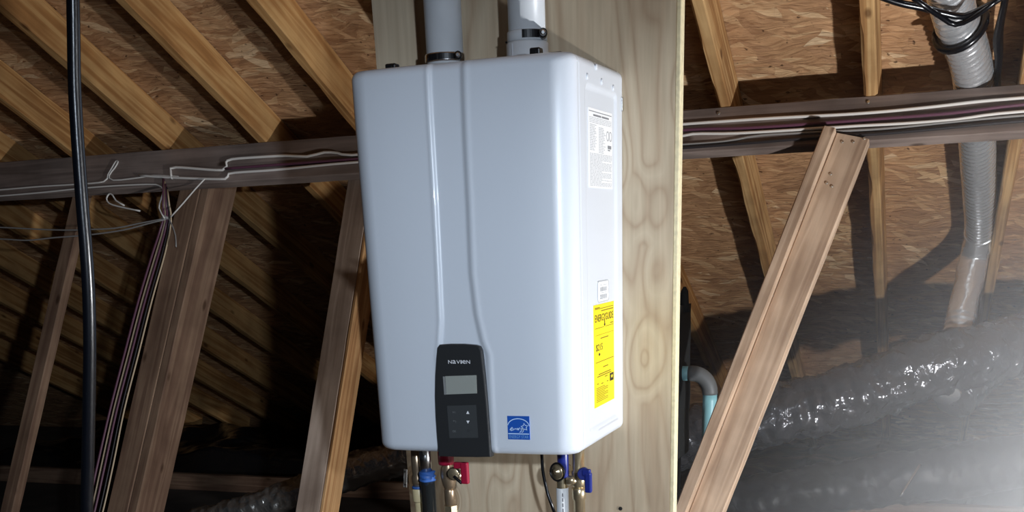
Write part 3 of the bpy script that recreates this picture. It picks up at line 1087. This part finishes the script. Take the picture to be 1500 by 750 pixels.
VY = 0.235
t, vx = vent('vent_pipe', 646.5, 653, VY, .036, 'grey white plastic vent pipe with a black screw clamp, on the left')
rv = .0365
part('pipe', lathe([(HH - .001, rv), (1.16, rv)], (vx, VY, 0), (0, 0, 1), 40, True), 'pvc', t, True)
def clamp(par, x, y, z0, z1, r, open_=False):
    part('clamp_band', lathe([(z0, r), (z0, r + .0022), (z0 + .002, r + .003), (z1 - .002, r + .003), (z1, r + .0022), (z1, r)], (x, y, 0), (0, 0, 1), 40, False), 'steel', par, True)
    # black insert facing the camera
    V, Fc = [], []
    for (a0, a1) in ((-118, -92), (-86, -40)):
        n0 = len(V)
        for k in range(9):
            a = math.radians(a0 + (a1 - a0) * k / 8)
            for z in (z0 + .0025, z1 - .0025):
                V.append(Vector((x + (r + .0042) * math.cos(a), y + (r + .0042) * math.sin(a), z)))
        for k in range(8):
            Fc.append((n0 + 2 * k, n0 + 2 * k + 2, n0 + 2 * k + 3, n0 + 2 * k + 1))
    part('clamp_insert', (V, Fc), 'blackmetal', par)
    a = math.radians(-32)
    c = Vector((x + (r + .008) * math.cos(a), y + (r + .008) * math.sin(a), (z0 + z1) / 2))
    part('screw_housing', lathe([(-.012, .0065), (-.010, .0075), (.008, .0075), (.010, .005)], c, (math.sin(a) * .4 + .5, -.9, 0), 14), 'blackmetal', par)
    part('clamp_screw', lathe([(0, .0045), (.004, .0045), (.005, .003)], c + Vector((math.sin(a) * .4 + .5, -.9, 0)).normalized() * .010, (math.sin(a) * .4 + .5, -.9, 0), 8), 'steel', par)
zc0, zc1 = atY(655, 88, VY - rv).z, atY(655, 75, VY - rv).z
clamp(t, vx, VY, zc0, zc1, rv + .0005)

VY2 = 0.235
t, vx2 = vent('vent_pipe', 770.5, 773, VY2, .036, 'grey white plastic vent pipe with coupling and clamp, on the right')
rv2 = .0355
part('pipe', lathe([(HH - .001, rv2), (1.16, rv2)], (vx2, VY2, 0), (0, 0, 1), 40, True), 'pvc', t, True)
zA, zB, zC = atY(772, 76, VY2 - .04).z, atY(772, 57, VY2 - .04).z, atY(772, 41, VY2 - .04).z
part('lower_collar', lathe([(HH - .001, .0405), (zB - .003, .0405), (zB, .0385), (zB, .036)], (vx2, VY2, 0), (0, 0, 1), 40, False), 'pvc', t, True)
part('upper_collar', lathe([(zB + .001, .0365), (zB + .001, .0385), (zC - .002, .0385), (zC, .0375), (zC, .0355)], (vx2, VY2, 0), (0, 0, 1), 40, False), 'pvc', t, True)
V, Fc = [], []
for k in range(9):
    a = math.radians(-84 + 54 * k / 8)
    for z in (zB + .003, zC - .001):
        V.append(Vector((vx2 + .0405 * math.cos(a), VY2 + .0405 * math.sin(a), z)))
for k in range(8): Fc.append((2 * k, 2 * k + 2, 2 * k + 3, 2 * k + 1))
part('clamp_band', (V, Fc), 'blackmetal', t)
a = math.radians(-30)
c = Vector((vx2 + .046 * math.cos(a), VY2 + .046 * math.sin(a), (zB + zC) / 2))
dr = Vector((.35, -.94, 0))
part('screw_housing', lathe([(-.016, .007), (-.013, .0085), (.008, .0085), (.011, .006)], c, dr, 14), 'blackmetal', t)
part('clamp_screw', lathe([(0, .0048), (.004, .0048), (.005, .003)], c + dr * .011, dr, 8), 'steel', t)
c2 = atY(745, 67, VY2 - .01)
part('test_port', merge(box(c2.x - .005, c2.y - .004, c2.z + .004, c2.x + .006, c2.y + .004, c2.z + .007), box(c2.x - .002, c2.y - .002, HH - .004, c2.x + .001, c2.y + .002, c2.z + .005)), 'blackmetal', t)
part('seam_line', box(vx2 - .0185, VY2 - .0378, HH - .004, vx2 - .0172, VY2 - .034, zB - .004), 'seam', t)

# ================================================================== PLUMBING BELOW
PY = 0.19
def P(px, py, y=PY): return atY(px, py, y)
def W2R(wpx, y=PY): return wpx / 2 * (y - CAM.y + .16) / 1560.0   # pixel width -> radius


# cream CPVC drop at the left
x = P(613, 715).x
t = thing('water_pipe', (x, PY, ZF), 'cream plastic pipe with bronze fitting, leftmost under the heater', 'pipe')
zz = lambda py: P(620, py).z
part('pipe', lathe([(ZF + .002, .0105), (zz(734), .0105)], (x, PY, 0), (0, 0, 1), 24), 'cpvc', t, True)
part('coupling', lathe([(zz(735), .0135), (zz(733), .015), (zz(717), .015), (zz(715), .0135)], (x, PY, 0), (0, 0, 1), 24), 'cpvc', t, True)
part('seal_ring', lathe([(zz(715.5), .0145), (zz(712), .0145)], (x, PY, 0), (0, 0, 1), 24), 'bluetape', t, True)
part('union_body', lathe([(zz(712), .012), (zz(706), .0135), (zz(700), .014), (zz(694), .011), (zz(688), .0125), (zz(680), .0125), (-.002, .010)], (x, PY, 0), (0, 0, 1), 24), 'copper', t, True)
# black coated gas line
x = P(633, 720).x
t = thing('gas_pipe', (x, PY - .02, ZF), 'shiny black pipe wrapped with blue tape under the heater', 'pipe')
gy = PY - .02
part('pipe', lathe([(ZF + .002, .0165), (zz(697), .0165)], (x, gy, 0), (0, 0, 1), 28), 'gaspipe', t, True)
part('steel_nipple', lathe([(zz(698), .0135), (-.002, .0135)], (x - .002, gy, 0), (0, 0, 1), 24), 'steel', t, True)
part('tape_wrap', sweep([Vector((x, gy, zz(701) + (zz(687) - zz(701)) * k / 8)) for k in range(9)], lambda i, s, a: .0178 + .0012 * math.sin(a * 3 + i * 1.7) + .0008 * math.sin(i * 2.1), 28), 'bluetape', t, True)
# hot valve with red lever
x = P(658, 710).x
t = thing('isolation_valve', (x, PY, ZF), 'bronze isolation valve with a red lever under the heater', 'valve')
part('tail_pipe', lathe([(ZF + .002, .010), (zz(738), .010), (zz(737), .0125), (zz(716), .0125), (zz(714), .0115)], (x, PY, 0), (0, 0, 1), 20), 'copper', t, True)
part('hex_nut', lathe([(zz(749), .0155), (zz(738), .0155)], (x, PY, 0), (0, 0, 1), 6), 'brass', t)
part('valve_body', lathe([(zz(716), .011), (zz(708), .0145), (zz(700), .0175), (zz(692), .0185), (zz(684), .0165), (zz(679), .012), (-.002, .012)], (x, PY, 0), (0, 0, 1), 24), 'copper', t, True)
c = P(664, 694.5, PY - .03)
part('side_port', lathe([(-.035, .0115), (-.004, .0125), (0, .0135)], (x - .001, PY - .005, zz(694)), (-.9, -.25, 0), 20), 'copper', t, True)
part('port_cap', lathe([(-.022, .011), (-.004, .0125), (-.002, .0135), (0, .0132), (.001, .0115)], c, (.15, -1, .0), 24), 'brass', t, True)
part('cap_rim', lathe([(-.005, .0145), (-.001, .0145), (.0005, .0135)], c, (.15, -1, 0), 24, False), 'blackmetal', t, True)
part('cap_key', tube([c + Vector((.004, -.004, -.004)), c + Vector((.014, -.006, -.012)), c + Vector((.022, -.006, -.018))], .0036, 8), 'blackmetal', t, True)
part('red_collar', lathe([(zz(679), .0165), (zz(676), .018), (-.003, .018)], (x - .004, PY, 0), (0, 0, 1), 20), 'red', t, True)
ra, rb2 = P(674, 676, PY - .035), P(689, 708, PY - .035)
part('lever', merge(box(ra.x + .004, PY - .047, rb2.z, rb2.x, PY - .035, ra.z, .003), box(ra.x - .012, PY - .046, ra.z - .014, rb2.x - .004, PY - .037, ra.z, .002)), 'red', t)
# black signal cord
t = part('signal_cord', tube([P(793, 655, .18), P(794, 672, .18), P(795, 688, .18), P(798, 705, .18), P(803, 725, .18), P(810, 745, .18), P(820, 775, .22), P(828, 830, .3), P(828, 900, .32), Vector((P(828, 900, .32).x, .315, ZF + .01))], .0036, 10), 'cord', None, True)
tag(t, 'thin black cord dropping from the underside of the heater', 'cord')
cg = thing('cable_gland', (P(794, 676, .18).x, .18, -.02), 'small black cable gland under the heater around the cord', 'gland')
gx = P(794, 676, .18)
part('gland_body', lathe([(-.024, .0062), (-.020, .008), (-.014, .008), (-.012, .0066), (-.001, .0066)], (gx.x, .18, 0), (0, 0, 1), 12), 'blackmetal', cg)
part('gland_ring', lathe([(-.0135, .0084), (-.0115, .0084)], (gx.x, .18, 0), (0, 0, 1), 12), 'steel', cg)
# white drain pipe with relief fitting
x = P(824, 725).x
t = thing('drain_pipe', (x, PY, ZF), 'white plastic drain pipe below a round brass relief cap', 'pipe')
part('pipe', lathe([(ZF + .002, .0132), (zz(706), .0132)], (x, PY, 0), (0, 0, 1), 24), 'label', t, True)
mk = []
xk = zz(712)
FP = frame((x, PY - .0136, 0), (1, 0, 0), (0, 0, 1), (0, -1, 0))
rr_ = random.Random(5)
for k in range(9):
    h = rr_.uniform(.004, .009); mk.append(quad(.0035, xk - h, .0062, xk, 0)); xk -= h + .0035
part('printed_marks', xf(mk[0] if False else merge(*mk), FP), 'ink2', t)
c = P(815, 691, PY - .025)
part('relief_body', lathe([(-.04, .0125), (-.012, .0155), (-.004, .0165), (0, .0165), (.002, .0145), (.003, .006), (.006, .006)], c, (-.35, -1, .05), 24), 'brass', t, True)
rng = []
d0 = Vector((-.35, -1, .05)).normalized(); s0 = d0.cross(Vector((0, 0, 1))).normalized(); s1 = s0.cross(d0)
cr = c + d0 * .002 + s0 * -.004
part('black_ring', sweep([cr + (s0 * math.cos(k * math.pi / 12) + s1 * math.sin(k * math.pi / 12)) * .0185 for k in range(25)], .0022, 8), 'blackmetal', t, True)
part('elbow', tube([c - d0 * .02, Vector((x, PY, c.z)), Vector((x, PY, zz(712)))], .0125, 14, .004), 'brass', t, True)
bc = P(827, 680)
part('blue_cap', lathe([(zz(690), .0115), (zz(688), .0125), (-.004, .0125), (-.001, .012)], (bc.x, PY - .01, 0), (0, 0, 1), 20), 'bluelever', t, True)
# cold valve with blue lever
x = P(848, 715).x
t = thing('isolation_valve', (x, PY, ZF), 'brass isolation valve with a dark blue lever under the heater', 'valve')
part('tail_pipe', lathe([(ZF + .002, .011), (zz(740), .011), (zz(739), .013), (zz(722), .013), (zz(720), .0155), (zz(706), .0155), (zz(704), .013)], (x, PY, 0), (0, 0, 1), 24), 'brass', t, True)
part('hex_nut', lathe([(zz(752), .017), (zz(744), .017)], (x, PY, 0), (0, 0, 1), 6), 'steel', t)
part('valve_body', lathe([(zz(706), .012), (zz(700), .0155), (zz(692), .0165), (zz(687), .015), (zz(685), .0155), (zz(682), .0155), (zz(680), .013), (-.002, .013)], (x, PY, 0), (0, 0, 1), 24), 'brass', t, True)
part('side_port', lathe([(-.002, .0105), (-.026, .0105)], (x, PY - .005, zz(694)), (1, .3, 0), 16), 'brass', t, True)
la_, lb_ = P(848, 688, PY - .04), P(867, 722, PY - .04)
hub = P(855, 694, PY - .035)
part('lever', merge(xf(lathe([(-.010, .0125), (.004, .0135), (.006, .012)], hub, (.3, -1, 0), 20), Matrix.Identity(4)), box(hub.x + .004, PY - .045, lb_.z, lb_.x, PY - .033, hub.z + .004, .0035), box(hub.x - .002, PY - .044, hub.z - .004, lb_.x - .002, PY - .034, hub.z + .011, .003)), 'bluelever', t)

# galvanised strap and small screw in the board
sa, sb_ = P(591.5, 687, BY - .03), P(596, 714, BY - .03)
t = thing('metal_strap', ((sa.x + sb_.x) / 2, BY - .03, sb_.z), 'small perforated metal strap hanging at the left edge of the board', 'strap')
cS = (sa + sb_) / 2
st_ = box(-.0045, -.001, -(sa.z - sb_.z) / 2, .0045, .001, (sa.z - sb_.z) / 2, .0008)
part('strap_plate', xf(st_, Matrix.Translation(cS) @ Matrix.Rotation(math.radians(6), 4, 'Y')), 'strap', t)
for k in (-.35, .35):
    part('hole', lathe([(0, .0018), (.0004, .0018)], cS + Vector((-.0015 * k * 6 * .3, -.0011, -k * (sa.z - sb_.z))), (0, -1, 0), 8), 'hole', t)
q = P(909, 745, BY)
o = part('board_screw', lathe([(-.001, .0045), (.001, .0045), (.0015, .002)], (q.x, BY, q.z), (0, -1, 0), 10), 'hole')
tag(o, 'dark screw head in the plywood board right of the blue lever', 'screw')

# ================================================================== CABLES ON THE PURLIN
def cable(name, pts, r, mat, label, off=None, cat='cable', group='cables along the purlin', plane=None):
    off = r + 0.0005 if off is None else off
    P3 = [face(x, y, off) if len((x, y)) == 2 else None for x, y in pts] if plane is None else [plane(x, y) for x, y in pts]
    o = part(name, tube(P3, r, 8, 0.03), mat, None, True)
    return tag(o, label, cat, group)


cable('cable', [(252, 262), (250, 250), (258, 245), (326, 249), (331, 238), (340, 233), (380, 230), (420, 228), (450, 229), (475, 223), (495, 224), (515, 227), (700, 210), (980, 184), (1010, 181), (1130, 173), (1260, 166), (1350, 158), (1440, 148), (1500, 143), (1700, 126), (2500, 64)], .0042, 'wirewhite', 'uppermost white cable running along the purlin')
cable('cable', [(330, 247), (515, 233), (700, 219), (980, 192), (1100, 187), (1260, 176), (1400, 165), (1500, 153), (1700, 138), (2500, 76)], .0042, 'wirepurple', 'dull purple cable between the two white cables on the purlin')
cable('cable', [(204, 257), (250, 260), (330, 262), (335, 254), (400, 249), (460, 243), (515, 238), (700, 224), (980, 202), (1015, 196), (1080, 195), (1200, 188), (1260, 184), (1320, 181), (1400, 175), (1440, 169), (1500, 163), (1700, 148), (2500, 86)], .004, 'wirewhite', 'second white cable on the purlin, below the purple one')
cable('cable', [(700, 232), (980, 213), (1060, 207), (1115, 198), (1210, 193), (1300, 188), (1400, 178), (1500, 169), (1700, 155), (2500, 93)], .003, 'wiregrey', 'grey cable lowest on the purlin at the right')
cable('cable', [(700, 238), (980, 218), (1100, 209), (1200, 201), (1300, 195), (1400, 186), (1500, 177), (1700, 162), (2500, 100)], .004, 'wiredark', 'dark cable along the bottom edge of the purlin at the right', None)
cable('cable', [(-800, 333), (-80, 284), (0, 278), (60, 273), (110, 270), (152, 266), (158, 256), (165, 244), (170, 236), (173, 237), (168, 246), (160, 257), (166, 264), (205, 260), (225, 257), (262, 259)], .0026, 'wirewhite', 'thin cable at the left with a small upright hook, on the purlin')
cable('cable', [(-800, 343), (-80, 293), (0, 287), (60, 282), (140, 274), (215, 270), (233, 272), (239, 279), (236, 292), (233, 305), (241, 320)], .0026, 'wirewhite', 'thin cable at the left turning down from the purlin to the cabled brace')
cable('cable', [(300, 262), (286, 277), (268, 298), (250, 318)], .0024, 'wirewhite', 'short thin cable slanting from the purlin down to the cabled brace', .012)
cable('cable', [(205, 309), (190, 306), (172, 302), (160, 298), (156, 291), (160, 284), (165, 286), (170, 294), (182, 301)], .0028, 'wirewhite', 'curled loose cable end hanging below the purlin at the left', -.02, 'cable', 'loose cables at the left')
cable('cable', [(-700, 345), (-80, 331), (0, 333), (60, 336), (100, 337), (135, 336), (170, 334), (205, 327), (243, 320)], .0026, 'wiregrey', 'upper of two slack grey cables sagging to the cabled brace', -.024, 'cable', 'loose cables at the left')
cable('cable', [(-700, 362), (-80, 349), (0, 350), (40, 352), (80, 348), (130, 344), (180, 337), (215, 328), (243, 321)], .0026, 'wiregrey', 'lower of two slack grey cables sagging to the cabled brace', -.024, 'cable', 'loose cables at the left')
cable('cable', [(246, 318), (252, 330), (257, 345), (258, 362)], .0024, 'wiregrey', 'short grey cable tail dangling from the knot on the cabled brace', -.024, 'cable', 'loose cables at the left')
bo = -.036
for k, (r, mt, col, dx0, dx1) in enumerate(((.0042, 'wirepurple', 'leftmost purple cable', -4, -4), (.003, 'wirecream', 'cream cable beside the leftmost purple one', 1, 2), (.004, 'wirepurple', 'second purple cable', 5, 7), (.003, 'wiredark', 'dark cable', 10, 14), (.0028, 'wirecream', 'rightmost cream cable', 14, 19))):
    pts = [(241 + dx0 * .3, 262 + 4 * k), (241 + dx0 * .5, 300), (241 + dx0 * .7, 325), (228 + dx0, 370), (207 + dx0 + (dx1 - dx0) * .3, 440), (186 + dx0 + (dx1 - dx0) * .5, 520), (165 + dx1 * .9, 600), (147 + dx1, 680), (129 + dx1, 760), (100 + dx1, 870)]
    P3 = [face(x, y, .006 if i < 2 else bo + r) for i, (x, y) in enumerate(pts)]
    o = part('cable', tube(P3, r, 8, 0.04), mt, None, True)
    tag(o, col + ' stapled down the brace at the left', 'cable', 'cables down the brace')
kq = face(243, 320, -.028)
o = part('cable_tie', lathe([(-.006, .012), (-.004, .016), (.004, .016), (.006, .012)], kq, NDOWN, 12), 'wiregrey', None, True)
tag(o, 'small grey tie bunching the cables at the top of the brace', 'cable tie')

# thick black cord hanging close to the camera
cp_px = [(105, -160), (106, -60), (107, 0), (108, 60), (109, 120), (112, 180), (116.5, 245), (121, 305), (126, 365), (130, 430), (131.5, 500), (131, 560), (130, 620), (128.5, 690), (127, 760), (126, 900)]
HY = -0.72
cpt = [atY(x, y, HY) for x, y in cp_px]
top = Vector((cpt[0].x, HY, Z0 - HY / 2 - .01))
cpt = [top] + [p for p in cpt if p.z < top.z - .05]
cpt += [Vector((cpt[-1].x + .005, HY, -.6)), Vector((cpt[-1].x + .03, HY + .01, ZF + .012))]
o = part('hanging_cord', sweep(spline(cpt, .012), lambda i, s, a: .0088 + .0009 * math.cos(2 * a - s * 2.2), 16), 'cord', None, True)
tag(o, 'thick glossy black cord hanging down the left of the photo', 'cord')

# ================================================================== DUCTS
def flex(name, pts, r, mat, label, wr=0.006, pitch=0.03, seg=40, step=0.008, sd=0.0, amp=1.0):
    path = spline(pts, step)

    def rad(i, s, a):
        p = path[i]
        v = mnoise.noise((s * 26 + sd, math.cos(a) * 2.2, math.sin(a) * 2.2)) * wr * amp
        v += mnoise.noise((s * 9 + sd, math.cos(a) * 1.2 + 5, math.sin(a) * 1.2)) * wr
        v += mnoise.noise((s * 60 + sd, math.cos(a) * 5 + s * 12, math.sin(a) * 5)) * wr * 0.45
        v += mnoise.noise((s * 38 + sd + a * 1.3, math.cos(a) * 6, math.sin(a) * 6)) * wr * .6
        return r + v + (wr * .1) * math.sin(s / pitch * 2 * math.pi)
    o = part(name, sweep(path, rad, seg), mat, None, True)
    return tag(o, label, 'duct')


def y_(pts, y): return [atY(px, py, yy if yy is not None else y) for px, py, yy in pts]


flex('flexible_duct', y_([(820, 705, 1.9), (1010, 640, 1.95), (1120, 611, 2.0), (1240, 582, 2.05), (1350, 541, 2.1), (1440, 520, 2.2), (1560, 492, 2.4), (1800, 480, 2.5)], 2), .105, 'poly', 'large black wrinkled flexible duct rising to the right behind the leaning brace', .012, .05, 56, .009, 3)
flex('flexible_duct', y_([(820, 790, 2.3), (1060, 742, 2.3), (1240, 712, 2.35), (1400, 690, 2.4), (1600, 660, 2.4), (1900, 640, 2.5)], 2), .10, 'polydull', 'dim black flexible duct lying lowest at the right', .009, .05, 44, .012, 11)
flex('flexible_duct', y_([(1395, 580, 2.6), (1440, 540, 2.75), (1500, 510, 2.9), (1640, 470, 3.1)], 2), .09, 'poly', 'small stretch of black duct behind the large one at the right edge', .009, .04, 40, .012, 17)
flex('flexible_duct', y_([(60, 850, 1.6), (200, 795, 1.65), (320, 762, 1.7), (420, 731, 1.75), (500, 697, 1.8), (560, 677, 1.85), (680, 650, 1.95), (820, 640, 2.3)], 2), .068, 'polygrey', 'grey shiny flexible duct behind the braces at the lower left', .008, .05, 40, .006, 23)

# aluminium duct in the rafter bay
ax = [roofpt(x, y, ZT - .062 * C5) for x, y in ((1372, -90), (1398, 20), (1409, 48), (1425, 110), (1431, 200), (1436, 300), (1437, 338))]
path = spline(ax, .003)


def rib(i, s, a): return .0505 + .0016 * math.sin(s / .021 * 2 * math.pi) + .0006 * mnoise.noise((s * 40, math.cos(a) * 3, math.sin(a) * 3))


adt = thing('metal_duct', ax[-1], 'silver ribbed metal duct running down the rafter bay at the right', 'duct')
part('ribbed_pipe', sweep(path, rib, 32), 'alu', adt, True)
e = ax[-1]; e2 = ax[-2]
dirn = (e - e2).normalized()
part('end_collar', lathe([(-.008, .052), (-.006, .0555), (.006, .0555), (.008, .051)], e, dirn, 32), 'alu', adt, True)
lp = [e, atY(1427, 375, e.y + .05), atY(1419, 415, e.y + .02), atY(1410, 450, e.y - .02), atY(1402, 490, e.y - .06), atY(1392, 535, e.y - .12), atY(1385, 580, e.y - .2)]
pl = spline(lp, .005)
part('flexible_tail', sweep(pl, lambda i, s, a: .049 + .0035 * mnoise.noise((s * 18, math.cos(a) * 2, math.sin(a) * 2)) + .0012 * math.sin(s / .02 * 6.283) * (1 if s > .3 else .2), 32), 'alu', adt, True)

# black cables looped over the duct at the top right
def rl(x, y, d): return roofpt(x, y, ZT - d * C5)
o = part('black_cable', tube([rl(1150, -80, .008), rl(1200, -50, .06), rl(1250, -22, .12), rl(1310, 2, .14), (rl(1350, 11, .14)), rl(1385, 20, .14), rl(1412, 24, .14), rl(1440, 12, .14), rl(1470, -6, .13), rl(1520, -45, .06), rl(1550, -75, .008)], .0075, 10), 'cord', None, True)
tag(o, 'black cable sagging over the silver duct at the top right', 'cable')
o = part('black_cable', tube([rl(1250, -70, .008), rl(1295, -34, .09), rl(1345, 2, .15), rl(1380, 26, .15), rl(1400, 36, .15), rl(1425, 26, .15), rl(1455, 4, .14), rl(1480, -22, .09), rl(1510, -55, .008)], .006, 10), 'cord', None, True)
tag(o, 'second black cable, hanging slightly lower over the silver duct', 'cable')
w0 = ax[2]; dd = (ax[3] - ax[1]).normalized()
wrapp = []
c0 = rl(1407, 40, .062)
s_ = dd.cross(NDOWN).normalized(); 
for k in range(26):
    a = 2 * math.pi * k / 25
    wrapp.append(c0 + (s_ * math.cos(a) + NDOWN * math.sin(a)) * .060 + dd * (.010 * math.cos(a + .6)))
o = part('black_strap', sweep(wrapp, lambda i, s, a: .0085 + .003 * abs(math.sin(a)), 8), 'cord', None, True)
tag(o, 'black strap wrapped round the silver duct', 'strap')
o = part('black_cable', tube([rl(1476, -40, .05), rl(1472, 0, .05), rl(1466, 30, .05), rl(1462, 55, .05), rl(1463, 85, .05), rl(1461, 118, .05), rl(1462, 150, .05)], lambda i, s, a: .009 + .004 * math.exp(-((s - .25) / .07) ** 2), 10), 'cord', None, True)
tag(o, 'black cable hanging straight down right of the silver duct', 'cable')

# ================================================================== PALE TEAL PIPE, ADDED PLENUM, SHEET, ROD
# mostly unseen plenum, added behind the board to shade the lower left
XR = atY(1009, 500, 1.4).x
ZP = atY(1000, 432, 1.3).z
ZPB = -0.28
t = thing('shade_plenum', (-.02, 1.08, ZF), 'mostly unseen black plenum added behind the plywood board to shade the lower left, left of the grey elbow', 'plenum')
def wrapped():
    bm = bmesh.new()
    bmesh.ops.create_cube(bm, size=1)
    for v in bm.verts:
        v.co = Vector((-.20 + (v.co.x + .5) * (XR + .20), 1.03 + (v.co.y + .5) * .43, ZPB + (v.co.z + .5) * (ZP - ZPB)))
    bmesh.ops.bevel(bm, geom=bm.edges[:], offset=.03, segments=3, affect='EDGES')
    bmesh.ops.subdivide_edges(bm, edges=[e for e in bm.edges if e.calc_length() > .2], cuts=14, use_grid_fill=True)
    for v in bm.verts:
        k = mnoise.noise(v.co * 9) * .006
        v.co.z += k if v.co.z > 0 else 0
        if v.co.x > XR - .04: v.co.x += k
    bm.verts.index_update()
    vf = [v.co.copy() for v in bm.verts], [tuple(v.index for v in f.verts) for f in bm.faces]
    bm.free()
    return vf
part('wrapped_body', wrapped(), 'blackcloth', t, True)
def sl(px_, ytop, w, nm):
    a = atY(px_, ytop, 1.33); r = w / 2 * 3.4 / 1608
    part(nm, lathe([(ZP - .05, r * 1.15), (a.z - .05, r), (a.z - .012, r * .8), (a.z, r * .3)], (a.x, 1.33, 0), (0, 0, 1), 16), 'blackcloth', t, True)
for lx, ly in ((-.16, 1.14), (-.16, 1.42), (XR - .04, 1.14), (XR - .04, 1.42)):
    part('leg', box(lx - .015, ly - .015, ZF + .002, lx + .015, ly + .015, ZPB + .02, .002), 'blackmetal', t)
sl(988, 408, 13, 'tall_stub'); sl(1003, 420, 13, 'short_stub')

TY = 1.32
t = thing('teal_pipe', (atY(1041, 640, TY).x, TY, ZF), 'pale teal pipe with a grey elbow behind the leaning brace', 'pipe')
ca_, cb_, cc_ = Vector((XR - .01, TY, 0)), atY(1014, 547, TY), atY(1040, 578, TY)
rp = .0214
part('horizontal_run', tube([Vector((ca_.x, TY, cb_.z)), Vector((cb_.x, TY, cb_.z))], rp, 24), 'teal', t, True)
R_ = cc_.x - cb_.x
arcp = [Vector((cb_.x - .01, TY, cb_.z))] + [Vector((cb_.x + R_ * math.sin(k * math.pi / 20), TY, cb_.z - R_ * (1 - math.cos(k * math.pi / 20)))) for k in range(11)] + [Vector((cc_.x, TY, cb_.z - R_ - .006))]
part('elbow', sweep(arcp, rp * 1.07, 24), 'greyelbow', t, True)
part('vertical_run', tube([Vector((cc_.x, TY, cb_.z - R_ - .004)), Vector((cc_.x, TY, ZF + .003))], rp, 24), 'teal', t, True)

a, b = atZ(1321, 726, ZF + .10), None
ra_ = atY(1319, 727, 2.1); rb_2 = atY(1348, 681, 2.18)
o = part('metal_rod', tube([ra_, rb_2], .005, 8), 'steel', None, True)
tag(o, 'short shiny rod leaning on the lowest duct at the right', 'rod')


def sheet(name, x0, x1, y0, y1, label, sd):
    nx, ny = 120, 70
    V, Fc = [], []
    for j in range(ny + 1):
        for i in range(nx + 1):
            x = x0 + (x1 - x0) * i / nx; y = y0 + (y1 - y0) * j / ny
            e = min(1, min(i, nx - i, j, ny - j) / 6)
            h = .012 + e * (.10 + .09 * mnoise.noise((x * 1.6 + sd, y * 1.6, 1)) + .035 * mnoise.noise((x * 5 + sd, y * 5, 2)) + .016 * abs(mnoise.noise((x * 14 + sd, y * 9, 3))))
            V.append((x, y, ZF + max(.004, h)))
    for j in range(ny):
        for i in range(nx):
            k = j * (nx + 1) + i
            Fc.append((k, k + 1, k + nx + 2, k + nx + 1))
    o = link(name, mesh(V, Fc), 'sheet', None, None, True)
    tag(o, label, 'plastic sheet')


sheet('plastic_sheet', -.6, 2.6, 3.35, 4.35, 'crumpled black plastic sheet on the floor at the right under the eave', 2.0)
sheet('plastic_sheet', -4.6, -.75, 3.3, 4.35, 'crumpled black plastic sheet on the floor at the left under the eave', 9.0)

# ================================================================== HAZE VOLUME ADDED FOR THE WORK LIGHT'S GLARE
def haze():
    c = Vector((1.58, -0.74, -0.14))
    xs = (-1.05, 1.05)
    prof = [(-1.05, ZF + .002 - c.z), (1.05, ZF + .002 - c.z), (1.05, 1.05), (-1.05, 1.05)]
    V = [Vector((x, y, z)) for x in xs for y, z in prof]
    n = len(prof)
    Fc = [tuple(range(n)), tuple(range(2 * n - 1, n - 1, -1))] + [(k, k + n, (k + 1) % n + n, (k + 1) % n) for k in range(n)]
    m = bpy.data.materials.new('glare_air'); m.use_nodes = True
    nt = m.node_tree; nt.nodes.clear()
    out = nt.nodes.new('ShaderNodeOutputMaterial')
    vs = nt.nodes.new('ShaderNodeVolumeScatter')
    vs.inputs['Color'].default_value = (0.85, 0.93, 1.0, 1)
    vs.inputs['Anisotropy'].default_value = 0.65
    tc = nt.nodes.new('ShaderNodeTexCoord')
    ln = N(nt, 'ShaderNodeVectorMath', operation='LENGTH')
    L(nt, tc.outputs['Object'], ln.inputs[0])
    mr = N(nt, 'ShaderNodeMapRange', interpolation_type='SMOOTHERSTEP')
    mr.inputs['From Min'].default_value = 0.1; mr.inputs['From Max'].default_value = 0.98
    mr.inputs['To Min'].default_value = HAZE; mr.inputs['To Max'].default_value = 0.0
    L(nt, ln.outputs['Value'], mr.inputs['Value'])
    L(nt, mr.outputs[0], vs.inputs['Density'])
    L(nt, vs.outputs[0], out.inputs['Volume'])
    me = mesh(V, Fc)
    bm = bmesh.new(); bm.from_mesh(me); bmesh.ops.recalc_face_normals(bm, faces=bm.faces[:]); bm.to_mesh(me); bm.free()
    o = link('glare_haze', me, m, None, Matrix.Translation(c))
    tag(o, 'pale haze volume added for lamp glare near the right edge of the photo', 'haze', None, 'stuff')


HAZE = 1.25
haze()
